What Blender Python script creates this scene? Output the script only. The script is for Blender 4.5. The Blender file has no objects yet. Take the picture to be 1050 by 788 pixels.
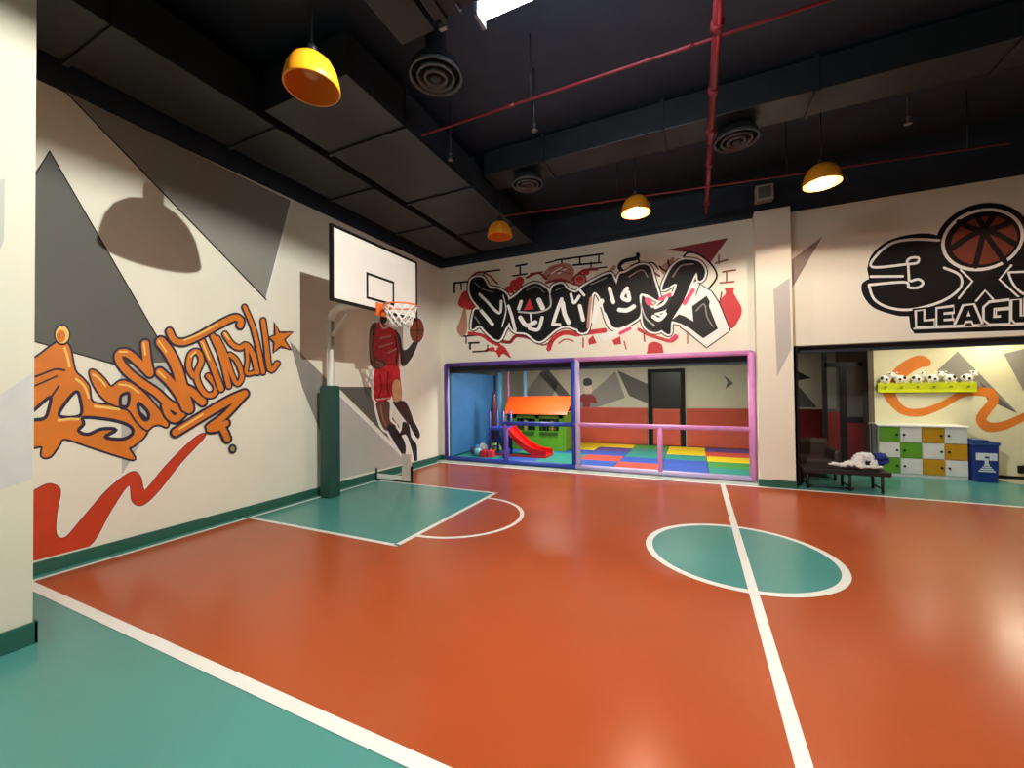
import bpy, bmesh, math, random
from mathutils import Vector, Matrix
from mathutils.geometry import tessellate_polygon
random.seed(7)
PI = math.pi
scene = bpy.context.scene
col = scene.collection

# ------------------------------------------------------------------ camera
F_PX, YAW, PITCH, ROLL = 412.585, -.4261, .0148, -.0111
EYE = Vector((0, 0, 1.5))
_f = Vector((math.sin(YAW)*math.cos(PITCH), math.cos(YAW)*math.cos(PITCH), math.sin(PITCH)))
_r0 = Vector((math.cos(YAW), -math.sin(YAW), 0))
_u0 = _r0.cross(_f)
_r = _r0*math.cos(ROLL) + _u0*math.sin(ROLL)
_u = -_r0*math.sin(ROLL) + _u0*math.cos(ROLL)
cd = bpy.data.cameras.new('camera')
cd.sensor_width = 36.0
cd.lens = 36.0*F_PX/1050.0
cd.clip_start = .05
cam = bpy.data.objects.new('camera', cd)
col.objects.link(cam)
m = Matrix((_r, _u, -_f)).transposed().to_4x4()
m.translation = EYE
cam.matrix_world = m
scene.camera = cam

# ------------------------------------------------------------------ world, exposure, light powers
scene.view_settings.view_transform = 'Standard'
scene.view_settings.look = 'None'
scene.view_settings.exposure = 0.0
scene.view_settings.gamma = 1.0
scene.view_settings.use_curve_mapping = False
w = bpy.data.worlds.new('world'); scene.world = w
w.use_nodes = True
w.node_tree.nodes['Background'].inputs[0].default_value = (.9, .95, 1, 1)
w.node_tree.nodes['Background'].inputs[1].default_value = .03
P_NEAR = 740      # lamps over the near half of the court
P_FAR = 50       # the two lit lamps seen over the far half
P_SIDE = 18
P_PLAY = 72
P_LOCK = 12
WARM = (1, .84, .66)
NEUT = (.98, 1, .93)

def area(name, loc, size, power, color=(1, 1, 1), sy=None):
    l = bpy.data.lights.new(name, 'AREA'); l.energy = power; l.color = color
    l.shape = 'RECTANGLE'; l.size = size; l.size_y = sy or size
    o = bpy.data.objects.new(name, l); col.objects.link(o); o.location = loc
    return o

# ------------------------------------------------------------------ unprojecting a photo pixel onto a wall or floor plane
def P(px, py, ax, v):
    d = _f + _r*((px-525)/F_PX) - _u*((py-394)/F_PX)
    t = (v-EYE[ax])/d[ax]
    return EYE + d*t
def PX(px, py, v): return P(px, py, 0, v)
def PY(px, py, v): return P(px, py, 1, v)
def PZ(px, py, v): return P(px, py, 2, v)

# ------------------------------------------------------------------ materials
def lin(c):
    c = c/255.0
    return c/12.92 if c <= .04045 else ((c+.055)/1.055)**2.4
_m = {}
def mat(name, rgb, rough=.6, metal=0, var=.06, scale=6, emit=0, spec=.5, bump=0, coat=0, rvar=0):
    if name in _m: return _m[name]
    M = bpy.data.materials.new(name); M.use_nodes = True
    nt = M.node_tree; b = nt.nodes['Principled BSDF']
    c = tuple(lin(x) for x in rgb)
    b.inputs['Roughness'].default_value = rough
    b.inputs['Metallic'].default_value = metal
    b.inputs['Specular IOR Level'].default_value = spec
    b.inputs['Coat Weight'].default_value = coat
    tc = nt.nodes.new('ShaderNodeTexCoord')
    n = nt.nodes.new('ShaderNodeTexNoise'); n.inputs['Scale'].default_value = scale; n.inputs['Detail'].default_value = 4
    nt.links.new(tc.outputs['Object'], n.inputs['Vector'])
    r = nt.nodes.new('ShaderNodeMapRange')
    r.inputs['From Min'].default_value = .3; r.inputs['From Max'].default_value = .7
    r.inputs['To Min'].default_value = 1-var; r.inputs['To Max'].default_value = 1+var
    nt.links.new(n.outputs['Fac'], r.inputs['Value'])
    mx = nt.nodes.new('ShaderNodeVectorMath'); mx.operation = 'SCALE'
    mx.inputs[0].default_value = c
    nt.links.new(r.outputs['Result'], mx.inputs['Scale'])
    nt.links.new(mx.outputs['Vector'], b.inputs['Base Color'])
    if rvar:
        r2 = nt.nodes.new('ShaderNodeMapRange')
        r2.inputs['From Min'].default_value = .3; r2.inputs['From Max'].default_value = .7
        r2.inputs['To Min'].default_value = max(.02, rough-rvar); r2.inputs['To Max'].default_value = rough+rvar
        nt.links.new(n.outputs['Fac'], r2.inputs['Value']); nt.links.new(r2.outputs['Result'], b.inputs['Roughness'])
    if bump:
        bp = nt.nodes.new('ShaderNodeBump'); bp.inputs['Strength'].default_value = bump; bp.inputs['Distance'].default_value = .02
        n2 = nt.nodes.new('ShaderNodeTexNoise'); n2.inputs['Scale'].default_value = scale*1.3; n2.inputs['Detail'].default_value = 2
        nt.links.new(tc.outputs['Object'], n2.inputs['Vector'])
        nt.links.new(n2.outputs['Fac'], bp.inputs['Height']); nt.links.new(bp.outputs['Normal'], b.inputs['Normal'])
    if emit:
        b.inputs['Emission Color'].default_value = (*c, 1); b.inputs['Emission Strength'].default_value = emit
    _m[name] = M
    return M
CREAM = mat('cream wall paint', (236, 231, 212), .65, var=.02, scale=2)
BLACK = mat('black ceiling paint', (35, 44, 57), .6, var=.15, scale=3)
DUCT = mat('black painted sheet metal', (33, 36, 40), .42, var=.2, scale=2)
RED_F = mat('red court paint', (175, 80, 40), .24, var=.05, scale=1.2, rvar=.025, bump=.012)
TEAL_F = mat('teal court paint', (78, 148, 140), .25, var=.04, scale=1.2, rvar=.025, bump=.012)
LINE = mat('white court line paint', (238, 236, 228), .3, var=.03)
BASE = mat('dark green skirting', (38, 92, 78), .4, var=.06)
BEIGE = mat('beige floor', (205, 198, 176), .35, var=.04)
GREY_D = mat('dark grey wall paint', (92, 91, 85), .65, var=.03, scale=2)
GREY_M = mat('mid grey wall paint', (142, 138, 130), .65, var=.03, scale=2)
GREY_L = mat('light grey wall paint', (186, 184, 178), .65, var=.03, scale=2)
GREY_W = mat('warm grey wall paint', (150, 132, 120), .65, var=.03, scale=2)
WHITE = mat('white paint', (240, 238, 232), .5, var=.02)
ORANGE = mat('orange graffiti paint', (220, 122, 28), .55, var=.08, scale=5)
NAVY = mat('dark navy outline paint', (32, 24, 56), .55, var=.05)
YEL = mat('pale yellow highlight paint', (248, 205, 110), .55, var=.05)
RED = mat('red swoosh paint', (200, 60, 20), .55, var=.05)
INK = mat('black mural paint', (12, 12, 13), .6, var=.1, spec=.25)
INK2 = mat('charcoal mural paint', (40, 40, 40), .6, var=.1, spec=.25)
RED2 = mat('graffiti red paint', (196, 40, 42), .55, var=.06)
RED3 = mat('dark red paint', (140, 28, 34), .55, var=.06)
PINK = mat('pink mark paint', (222, 60, 104), .55, var=.05)
ROSE = mat('faded rose paint', (186, 132, 108), .55, var=.05)
BROWN = mat('brown ball paint', (136, 62, 32), .55, var=.08)
PWHITE = mat('powder coated white steel', (226, 224, 218), .4, var=.03)
POLEG = mat('dark green pole padding', (22, 72, 62), .5, var=.08)
SHADE = mat('orange enamel shade', (238, 150, 28), .35, var=.05)
SHADE_IN = mat('orange enamel shade inside', (232, 128, 30), .45, var=.05)
BULB = mat('glowing bulb', (255, 226, 176), .4, emit=28, var=0)
PIPE = mat('red sprinkler pipe', (128, 34, 44), .4, var=.08)
STEEL = mat('galvanised steel', (150, 154, 158), .38, metal=.7, var=.12, scale=12)
GLASS = None

# ------------------------------------------------------------------ mesh helpers
class MB:
    def __init__(s): s.bm = bmesh.new(); s.mats = []
    def _mi(s, m):
        if m is None: return 0
        if m not in s.mats: s.mats.append(m)
        return s.mats.index(m)
    def face(s, pts, m=None):
        vs = [s.bm.verts.new(p) for p in pts]
        f = s.bm.faces.new(vs); f.material_index = s._mi(m); return f
    def box(s, a, b, m=None, bev=0):
        x0, y0, z0 = (min(a[i], b[i]) for i in range(3)); x1, y1, z1 = (max(a[i], b[i]) for i in range(3))
        v = [s.bm.verts.new(p) for p in ((x0,y0,z0),(x1,y0,z0),(x1,y1,z0),(x0,y1,z0),(x0,y0,z1),(x1,y0,z1),(x1,y1,z1),(x0,y1,z1))]
        fs = []
        for q in ((3,2,1,0),(4,5,6,7),(0,1,5,4),(1,2,6,5),(2,3,7,6),(3,0,4,7)):
            f = s.bm.faces.new([v[i] for i in q]); f.material_index = s._mi(m); fs.append(f)
        if bev:
            es = list({e for f in fs for e in f.edges})
            bmesh.ops.bevel(s.bm, geom=es, offset=bev, segments=2, affect='EDGES', profile=.6)
        return s
    def tube(s, pts, r, n=12, m=None, closed=False, cap=True):
        pts = [Vector(p) for p in pts]; k = len(pts)
        rs = r if isinstance(r, (list, tuple)) else [r]*k
        rings = []; prev = None
        for i, p in enumerate(pts):
            if closed: t = pts[(i+1) % k]-pts[i-1]
            else: t = pts[min(i+1, k-1)]-pts[max(i-1, 0)]
            t.normalize()
            if prev is None:
                a = Vector((0,0,1)) if abs(t.z) < .9 else Vector((1,0,0))
                n1 = t.cross(a).normalized()
            else:
                n1 = (prev-t*prev.dot(t)).normalized()
            prev = n1; n2 = t.cross(n1)
            rings.append([s.bm.verts.new(p+(n1*math.cos(2*PI*j/n)+n2*math.sin(2*PI*j/n))*rs[i]) for j in range(n)])
        mi = s._mi(m)
        rng = range(k) if closed else range(k-1)
        for i in rng:
            A = rings[i]; B = rings[(i+1) % k]
            for j in range(n):
                f = s.bm.faces.new((A[j], A[(j+1) % n], B[(j+1) % n], B[j])); f.smooth = True; f.material_index = mi
        if cap and not closed:
            for R_ in (rings[0][::-1], rings[-1]):
                f = s.bm.faces.new(R_); f.material_index = mi
        return s
    def lathe(s, prof, c, n=32, m=None, closed=False):
        mi = s._mi(m); rings = []
        for r, z in prof:
            if r < 1e-5: rings.append([s.bm.verts.new((c[0], c[1], c[2]+z))])
            else: rings.append([s.bm.verts.new((c[0]+r*math.cos(2*PI*j/n), c[1]+r*math.sin(2*PI*j/n), c[2]+z)) for j in range(n)])
        seq = list(zip(rings, rings[1:]))
        if closed: seq.append((rings[-1], rings[0]))
        for A, B in seq:
            for j in range(n):
                if len(A) == 1 and len(B) == 1: continue
                if len(A) == 1: q = (A[0], B[(j+1) % n], B[j])
                elif len(B) == 1: q = (A[j], A[(j+1) % n], B[0])
                else: q = (A[j], A[(j+1) % n], B[(j+1) % n], B[j])
                f = s.bm.faces.new(q); f.smooth = True; f.material_index = mi
        return s
    def ball(s, c, rx, ry=None, rz=None, m=None, n=16):
        ry = ry or rx; rz = rz or rx
        r = bmesh.ops.create_uvsphere(s.bm, u_segments=n, v_segments=max(6, n//2), radius=1)
        mi = s._mi(m)
        for v in r['verts']:
            v.co = Vector((v.co.x*rx+c[0], v.co.y*ry+c[1], v.co.z*rz+c[2]))
        for f in {f for v in r['verts'] for f in v.link_faces}: f.smooth = True; f.material_index = mi
        return s
    def prism(s, poly, off, m=None):
        """closed 3D outline swept by the vector off"""
        off = Vector(off); mi = s._mi(m)
        pts = [Vector(p) for p in poly]; k = len(pts)
        tris = tessellate_polygon([pts])
        A = [s.bm.verts.new(p) for p in pts]; B = [s.bm.verts.new(p+off) for p in pts]
        for t in tris:
            for q in ([A[i] for i in t], [B[i] for i in reversed(t)]):
                try: f = s.bm.faces.new(q); f.material_index = mi
                except ValueError: pass
        for i in range(k):
            f = s.bm.faces.new((A[i], A[(i+1) % k], B[(i+1) % k], B[i])); f.material_index = mi
        return s
    def build(s, name, m=None, parent=None, recalc=True):
        if recalc: bmesh.ops.recalc_face_normals(s.bm, faces=s.bm.faces[:])
        me = bpy.data.meshes.new(name); s.bm.to_mesh(me); s.bm.free()
        for x in (s.mats or [m]): me.materials.append(x)
        o = bpy.data.objects.new(name, me); col.objects.link(o)
        if parent:
            o.parent = parent
            o.matrix_parent_inverse = Matrix.Translation(-wloc(parent))
        return o
def wloc(o):
    v = Vector(o.location); p = o.parent
    if p: return wloc_abs(o)
    return v
def wloc_abs(o):
    return Vector((0, 0, 0)) if o.type == 'MESH' else Vector(o.location)
def thing(name, label, cat, loc=(0, 0, 0), group=None):
    o = bpy.data.objects.new(name, None); col.objects.link(o); o.location = loc
    o.empty_display_size = .1
    o['label'] = label; o['category'] = cat
    if group: o['group'] = group
    return o
def tag(o, label, cat, group=None):
    o['label'] = label; o['category'] = cat
    if group: o['group'] = group
    return o
def struct(o):
    o['kind'] = 'structure'; return o
def copy_tree(o, parent=None):
    c = o.copy(); col.objects.link(c)
    if parent: c.parent = parent
    for ch in list(o.children): copy_tree(ch, c)
    return c

# ------------------------------------------------------------------ wall paint helpers (outlines mapped onto a wall)
XL, YB, HW = -5.02, 7.34, 4.17
YLOCK, YPLAY = 9.10, 10.9
PLANES = {'L': (0, XL, Vector((1, 0, 0))), 'B': (1, YB, Vector((0, -1, 0))), 'K': (1, YLOCK, Vector((0, -1, 0))),
          'R': (1, YPLAY, Vector((0, -1, 0))), 'C': (1, 7.12, Vector((0, -1, 0))), 'P': (0, -3.67, Vector((1, 0, 0)))}
ZMIN = {'L': .125, 'K': .02, 'R': .02, 'B': 2.105, 'C': .125, 'P': .13}
def onwall(pl, q, layer):
    ax, v, nrm = PLANES[pl]
    p = P(q[0], q[1], ax, v)
    p.z = max(p.z, ZMIN[pl])
    return p + nrm*(.0006*layer)
def smooth(pts, closed=False, n=5):
    pts = [Vector((p[0], p[1])) for p in pts]; k = len(pts); out = []
    if k < 3: return pts
    g = (lambda i: pts[i % k]) if closed else (lambda i: pts[max(0, min(k-1, i))])
    for i in range(k if closed else k-1):
        a, b, c, d = g(i-1), g(i), g(i+1), g(i+2)
        for j in range(n):
            t = j/n
            out.append(.5*((2*b)+(c-a)*t+(2*a-5*b+4*c-d)*t*t+(3*b-3*c+d-a)*t**3))
    if not closed: out.append(pts[-1])
    return out
def fill(mb, pl, pts, layer, m, holes=(), sm=False):
    loops = [smooth(l, True) if sm else [Vector(q) for q in l] for l in [pts]+list(holes)]
    flat = [q for l in loops for q in l]
    tris = tessellate_polygon([[Vector((q.x, q.y, 0)) for q in l] for l in loops])
    vs = [mb.bm.verts.new(onwall(pl, q, layer)) for q in flat]; mi = mb._mi(m)
    for t in tris:
        try: f = mb.bm.faces.new([vs[i] for i in t]); f.material_index = mi
        except ValueError: pass
def stroke(mb, pl, pts, wd, layer, m, sm=True, closed=False, n=5):
    """painted line of width wd (a number or one per point)"""
    if isinstance(wd, (list, tuple)):
        ws0 = list(wd)
    else: ws0 = [wd]*len(pts)
    if sm and len(pts) > 2:
        q = smooth(pts, closed, n); ws = []
        k = len(pts)
        for i in range(k if closed else k-1):
            for j in range(n): ws.append(ws0[i]+(ws0[(i+1) % k]-ws0[i])*j/n)
        if not closed: ws.append(ws0[-1])
    else:
        q = [Vector(p) for p in pts]; ws = ws0
    mi = mb._mi(m); k = len(q); L = []; R = []
    _cnt[0] += 1; base = layer + .06*(_cnt[0] % 5)
    lay = lambda i: base + .5*i/k
    for i in range(k):
        if closed: t = q[(i+1) % k]-q[i-1]
        else: t = q[min(i+1, k-1)]-q[max(i-1, 0)]
        if t.length < 1e-6: t = Vector((1, 0))
        t.normalize(); nn = Vector((-t.y, t.x))*ws[i]/2
        L.append(q[i]+nn); R.append(q[i]-nn)
    lv = [mb.bm.verts.new(onwall(pl, p, lay(i))) for i, p in enumerate(L)]; rv = [mb.bm.verts.new(onwall(pl, p, lay(i))) for i, p in enumerate(R)]
    for i in range(k if closed else k-1):
        j = (i+1) % k
        f = mb.bm.faces.new((lv[i], lv[j], rv[j], rv[i])); f.material_index = mi
    if not closed:
        for e, s_ in ((0, 1), (k-1, -1)):
            t = (q[1]-q[0]) if e == 0 else (q[-1]-q[-2])
            if t.length < 1e-6: continue
            t.normalize(); nn = Vector((-t.y, t.x)); pts2 = []
            for a in range(9):
                an = PI*a/8
                d = nn*math.cos(an) - t*math.sin(an)*s_
                pts2.append(q[e]+d*ws[e]/2)
            f = mb.bm.faces.new([mb.bm.verts.new(onwall(pl, p, lay(e))) for p in pts2]); f.material_index = mi
_cnt = [0]
def disc(mb, pl, c, rx, ry, layer, m, n=28):
    fill(mb, pl, [(c[0]+rx*math.cos(2*PI*i/n), c[1]+ry*math.sin(2*PI*i/n)) for i in range(n)], layer, m)

# ================================================================== THE ROOM
XR, YN = 7.0, -3.6          # room goes on to the right and behind
CEIL = 4.95
fl = MB(); fl.box((XL-.2, YN-.2, -.12), (XR+.2, YPLAY+.3, 0))
floor = struct(fl.build('floor', TEAL_F))
Z1, Z2, Z3 = .0015, .003, .0045
def flat(name, polys, z, m, parent=floor):
    mb = MB()
    for p in polys: mb.face([(x, y, z) for x, y in p])
    bmesh.ops.recalc_face_normals(mb.bm, faces=mb.bm.faces[:])
    for f in mb.bm.faces:
        if f.normal.z < 0: f.normal_flip()
    o = mb.build(name, m, parent, recalc=False); o['kind'] = 'structure'; return o
def rect(x0, y0, x1, y1): return [(x0, y0), (x1, y0), (x1, y1), (x0, y1)]
YS, YF, XW, XH = 1.334, 7.03, -4.86, .368
flat('court_surface', [rect(XW, YS, XR, YF)], Z1, RED_F)
flat('key_area', [rect(XW, 3.11, -2.66, 5.24)], Z2, TEAL_F)
flat('centre_circle', [[(.33+.755*math.cos(2*PI*i/96), 4.175+.755*math.sin(2*PI*i/96)) for i in range(96)]], Z2, TEAL_F)
def arcband(cx, cy, r, wd, a0, a1, n):
    out = []
    for i in range(n):
        a, b = a0+(a1-a0)*i/n, a0+(a1-a0)*(i+1)/n
        out.append([(cx+(r+s*wd/2)*math.cos(t), cy+(r+s*wd/2)*math.sin(t)) for s, t in ((-1, a), (1, a), (1, b), (-1, b))])
    return out
LW = .055
flat('circle_line', arcband(.33, 4.175, .76, .06, 0, 2*PI, 96), Z3, LINE)
flat('free_throw_arc', arcband(-2.64, 4.18, .78, .05, -PI/2, PI/2, 48), Z2, LINE)
flat('sideline', [rect(XW-.02, YS-.035, XR, YS+.035)], Z2, LINE)
flat('far_line', [rect(XW, YF-.02, XR, YF+.06)], Z2, LINE)
flat('baseline', [rect(XW-.05, YS-.03, XW, YF)], Z3, LINE)
flat('key_line', [rect(XW, 3.08, -2.63, 3.13), rect(XW, 5.215, -2.63, 5.265), rect(-2.69, 3.1, -2.63, 5.25)], Z3, LINE)
flat('halfcourt_line', [rect(XH-.033, YS, XH+.033, YF)], Z3+.001, LINE)
# beige floor beyond the teal strip in the locker corner
flat('beige_floor', [[(4.35, 8.75), (4.9, 7.95), (6.2, 7.6), (XR, 7.55), (XR, YLOCK), (4.3, YLOCK)]], Z1, BEIGE)

ce = MB(); ce.box((XL-.2, YN-.2, CEIL), (XR+.2, YB+.2, CEIL+.1))
struct(ce.build('ceiling', BLACK))
wl = MB(); wl.box((XL-.15, .9, 0), (XL, YB+.15, HW), CREAM); wl.box((XL-.15, .9, HW), (XL, YB+.15, CEIL), BLACK)
wall_left = struct(wl.build('wall_left'))
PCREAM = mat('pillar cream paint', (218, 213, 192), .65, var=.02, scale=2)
# back wall: painted band above the two openings, stubs beside them
OPX0, OPX1, OPZ = -4.93, .86, 2.07
RX0, RZ = 1.40, 2.12
wb = MB()
for a, b in (((XL, YB, OPZ), (RX0, YB+.16, HW)), ((XL, YB, 0), (OPX0, YB+.16, OPZ)), ((OPX1, YB, 0), (RX0, YB+.16, OPZ)),
             ((RX0, YB, RZ), (XR, YB+.16, HW))): wb.box(a, b, CREAM)
wb.box((XL, YB, HW), (XR, YB+.16, CEIL), BLACK)
wall_back = struct(wb.build('wall_back'))
wr = MB(); wr.box((XR, YN, 0), (XR+.15, YPLAY, HW), GREY_M); wr.box((XR, YN, HW), (XR+.15, YB, CEIL), BLACK)  # unseen wall, grey instead of cream to cut bounced light
struct(wr.build('wall_right'))
wn = MB(); wn.box((XL-.15, YN-.15, 0), (XR+.15, YN, HW), GREY_M); wn.box((XL-.15, YN-.15, HW), (XR+.15, YN, CEIL), BLACK)  # also out of view, greyed so it bounces less light
struct(wn.build('wall_near'))
# the wall block at the left edge of the view
PXF, PYE = -3.67, 1.03
pb = MB(); pb.box((XL-.15, YN, 0), (PXF, PYE, HW+.2), PCREAM); pb.box((XL-.15, YN, HW+.2), (PXF, PYE, CEIL), BLACK)
pillar = struct(pb.build('pillar_left'))
# column in front of the back wall
CX0, CX1, CY0 = .872, 1.335, 7.12
cb = MB(); cb.box((CX0, CY0, 0), (CX1, YB, HW+.02), CREAM, bev=.006)
column = struct(cb.build('column', CREAM))
# skirting
def skirt(name, a, b, h=.11, m=BASE):
    mb = MB(); mb.box((a[0], a[1], 0), (b[0], b[1], h), bev=.004); return struct(mb.build(name, m))
skirt('baseboard_left', (XL, PYE), (XL+.018, YB))
skirt('baseboard_pillar', (PXF, YN), (PXF+.018, PYE+.018), .13)
skirt('baseboard_pillar_end', (XL, PYE), (PXF+.018, PYE+.018), .13)
skirt('baseboard_column', (CX0-.012, CY0-.016), (CX1+.012, CY0), .11)
skirt('baseboard_column_right', (CX1, CY0-.016), (CX1+.012, YB), .11)
skirt('baseboard_back', (XL, YB-.016), (OPX0, YB), .11)

# ------------------------------------------------------------------ painted shapes of the walls
def paint(name, pl, parent, polys):
    mb = MB()
    for pts, layer, m_ in polys: fill(mb, pl, pts, layer, m_)
    o = mb.build(name, None, parent); o['kind'] = 'structure'; return o
tri_m = [
    ([(50.8, 155), (163, 349), (172, 372), (116, 374), (20, 346), (20, 200)], 1, GREY_D),
    ([(66, 93), (273, 307.6), (299, 206.5), (190, 153)], 1, GREY_M),
    ([(123.5, 377), (175, 372), (165, 420), (125, 487)], 1, GREY_L),
    ([(297, 350), (336, 390), (336, 452), (327, 440), (310, 398)], 1, GREY_M),
    ([(346, 397), (381, 397), (390, 412), (416, 446), (416, 468)], 1, GREY_D),
    ([(346, 404), (413, 469), (413, 492), (346, 492)], 1, GREY_L),
]
paint('painted_triangles', 'L', wall_left, tri_m)
mb = MB()
for a in ([(50.8, 155), (163, 349)], [(20, 346), (118, 374)], [(66, 93), (273, 307.6)], [(50.8, 155), (30, 190)]):
    stroke(mb, 'L', a, 1.4, 2, INK2, sm=False)
for a in ([(273, 307.6), (299, 206.5)], [(346, 403), (414, 469)]):
    stroke(mb, 'L', a, 2.4, 2, WHITE, sm=False)
mb.build('triangle_edges', None, wall_left)['kind'] = 'structure'
paint('painted_triangle', 'B', wall_back, [([(806, 271), (843.3, 242.7), (806, 306)], 1, GREY_W)])
paint('painted_wedge', 'C', column, [([(793, 297), (809.5, 285), (811.5, 358), (797, 386)], 1, GREY_L)])
paint('painted_pillar_shapes', 'P', pillar, [([(-20, 190), (5, 183), (4, 246), (-20, 310)], 1, GREY_L), ([(-30, 425), (34, 382), (33, 492), (-30, 512)], 1, mat('pale lilac grey paint', (206, 203, 200), .65))])

# ------------------------------------------------------------------ BASKETBALL graffiti on the left wall
g = thing('graffiti_mural', 'orange graffiti word Basketball with navy outlines on the left wall', 'mural', tuple(PX(165, 410, XL)))
def shape(mbs, pts, holes, lay, ow=4.2, sm=True, fillm=ORANGE, pl='L'):
    """a graffiti shape: navy outline round an orange fill, in the mesh mbs"""
    for l in [pts]+list(holes):
        stroke(mbs, pl, l, ow, lay, NAVY, sm=sm, closed=True, n=4)
    fill(mbs, pl, pts, lay+1, fillm, holes, sm=sm)
    for l in holes: stroke(mbs, pl, l, ow*.7, lay+2, NAVY, sm=sm, closed=True, n=4)
def letter(name, strokes, lay, parent=g, wd=8.5, hl=(), ow=4.6):
    mb = MB()
    for s_ in strokes:
        p, w_ = s_ if isinstance(s_, tuple) and isinstance(s_[1], (int, float)) else (s_, wd)
        stroke(mb, 'L', p, w_+ow, lay, NAVY)
        stroke(mb, 'L', p, w_, lay+1, ORANGE)
    for h_ in hl: stroke(mb, 'L', h_, 1.8, lay+2, YEL)
    return mb.build(name, None, parent)
Bout = [(22, 372), (35, 368), (51.6, 356), (62.4, 350), (71, 356), (76.4, 380), (84, 388), (91, 397), (95, 413), (120, 416.5), (138, 421), (151, 433), (149, 446), (137, 457), (132, 460), (138, 471), (125, 468.6), (95, 459), (66.7, 450), (60, 457), (51.6, 468), (43, 468), (43, 458), (34, 459), (22, 460)]
Bh = [[(22, 432), (36.5, 419), (51.6, 407), (50, 420), (46, 429), (36, 431)],
      [(77.5, 401.7), (67, 413), (60.5, 427), (82.5, 426.4), (82, 408)],
      [(86, 428), (116, 431), (133, 437), (136, 445), (125, 451), (107, 448.5), (119, 441), (104, 440.5), (90, 446), (80, 442), (85.5, 435)]]
mb = MB(); shape(mb, Bout, Bh, 3)
stroke(mb, 'L', [(20, 392), (40, 385), (56, 379), (66, 380)], 2, 6, NAVY)
stroke(mb, 'L', [(20, 402), (40, 394), (58, 386)], 1.8, 6, NAVY)
stroke(mb, 'L', [(52, 408), (60, 396)], 2, 6, NAVY)
disc(mb, 'L', (63.7, 343.5), 8.6, 10.8, 4, NAVY); disc(mb, 'L', (63.7, 343.5), 7, 9, 5, YEL); disc(mb, 'L', (62.4, 345), 4.6, 6.4, 6, ORANGE)
for h_ in ([(66, 357), (69, 366), (71, 376)], [(78, 389), (86, 396), (91, 408)], [(60, 431.5), (70, 430), (80, 430)], [(97, 417), (110, 418.5), (122, 420)]): stroke(mb, 'L', h_, 2.6, 6, YEL)
mb.build('letter', None, g)
aout = [(92, 381), (98, 381), (106.7, 389), (113.8, 397), (122.7, 391), (132, 392), (145, 401), (156.4, 413), (170.6, 431), (171, 438), (163, 435.5), (156, 437), (150, 441), (140, 432), (131, 420), (116, 415), (104, 407), (95, 393)]
ah = [[(123, 408), (127, 404), (132, 404), (131, 416), (124, 418)], [(141.5, 413), (151, 421.7), (152, 429.5), (147, 430.6), (142, 422)]]
mb = MB(); shape(mb, aout, ah, 7, 4)
for h_ in ([(95, 384.5), (101, 388), (108, 396)], [(122, 394.5), (132, 396), (142, 403)]): stroke(mb, 'L', h_, 2, 10, YEL)
mb.build('letter', None, g)
letter('letter', [([(148.5, 353), (150, 368), (153, 382)], 8), ([(153, 383), (142, 372), (131, 363), (123, 362.5), (121.5, 369), (130, 381), (145, 393), (160, 403), (172, 414), (184, 421)], 7.6), ([(169, 416), (172, 425), (179, 430), (187, 424)], 7)], 11,
       hl=[[(122, 361), (130, 361)], [(147, 352), (148.5, 364)]])
letter('letter', [([(164.5, 351), (173, 362), (181, 378), (186, 396), (193, 419)], 10), ([(163.5, 382), (173, 391), (183, 404), (190, 418)], 8.5), ([(187, 398), (196, 402), (207, 412)], 8)], 14,
       hl=[[(162.5, 350), (170, 361)], [(162, 381), (169, 388)]])
letter('letter', [([(198, 386), (193, 377), (195, 364), (202, 361), (206, 370), (201, 384), (204, 396), (211, 405), (219, 404), (221, 396), (213, 386)], 5)], 17, ow=3.6, hl=[[(195, 366), (200, 361)]])
letter('letter', [([(206, 349), (216, 372), (226, 399)], 5.6)], 20, ow=3.6, hl=[[(206.5, 351), (214, 369)]])
letter('letter', [([(217.5, 345), (226.5, 366), (234, 396)], 5)], 20, ow=3.2)
letter('letter', [([(173, 340), (178, 349), (188, 351), (203, 345), (226, 332), (240, 326), (246, 329), (245.5, 334)], 6.2)], 23, ow=4, hl=[[(188, 349), (203, 343), (222, 332.6)]])
letter('letter', [([(222, 347), (230, 363), (237, 384), (243, 394), (247.5, 385), (242, 370), (235, 364)], 4.4)], 20, ow=3.2)
letter('letter', [([(230, 343), (237, 353), (245, 357), (252, 354), (259, 365), (263, 382)], 4.8), ([(252, 357), (253, 370), (252, 383), (261, 382)], 3.4)], 23, ow=3.2, hl=[[(229.5, 342), (234, 348)]])
letter('letter', [([(250, 315), (258.7, 336), (264.8, 361), (269, 382)], 4)], 26, ow=3.2)
letter('letter', [([(269, 329), (272, 351), (276, 379), (283.5, 373)], 4.6)], 26, ow=3.2)
def star(c, R0, R1, rot, sx=1, sy=1):
    return [(c[0]+sx*(R0 if i % 2 == 0 else R1)*math.cos(rot+i*PI/5), c[1]+sy*(R0 if i % 2 == 0 else R1)*math.sin(rot+i*PI/5)) for i in range(10)]
mb = MB(); st = [(281, 331.5), (285.5, 342), (299, 341.5), (290, 348.5), (297, 358.5), (287, 354.5), (280, 361), (281, 351), (275.5, 346.5), (282, 344)]
stroke(mb, 'L', st, 4.4, 26, NAVY, sm=False, closed=True); fill(mb, 'L', st, 27, ORANGE); mb.build('star', None, g)
letter('underline', [([(179, 443.5), (207, 426.5), (234, 411), (250, 404)], 7.4), ([(250, 404.5), (230, 426), (213, 439), (222, 439), (231, 434)], 6), ([(224, 434), (229, 443), (232, 450)], 6.5)], 29, hl=[[(183, 440), (207, 425)]])
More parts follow.
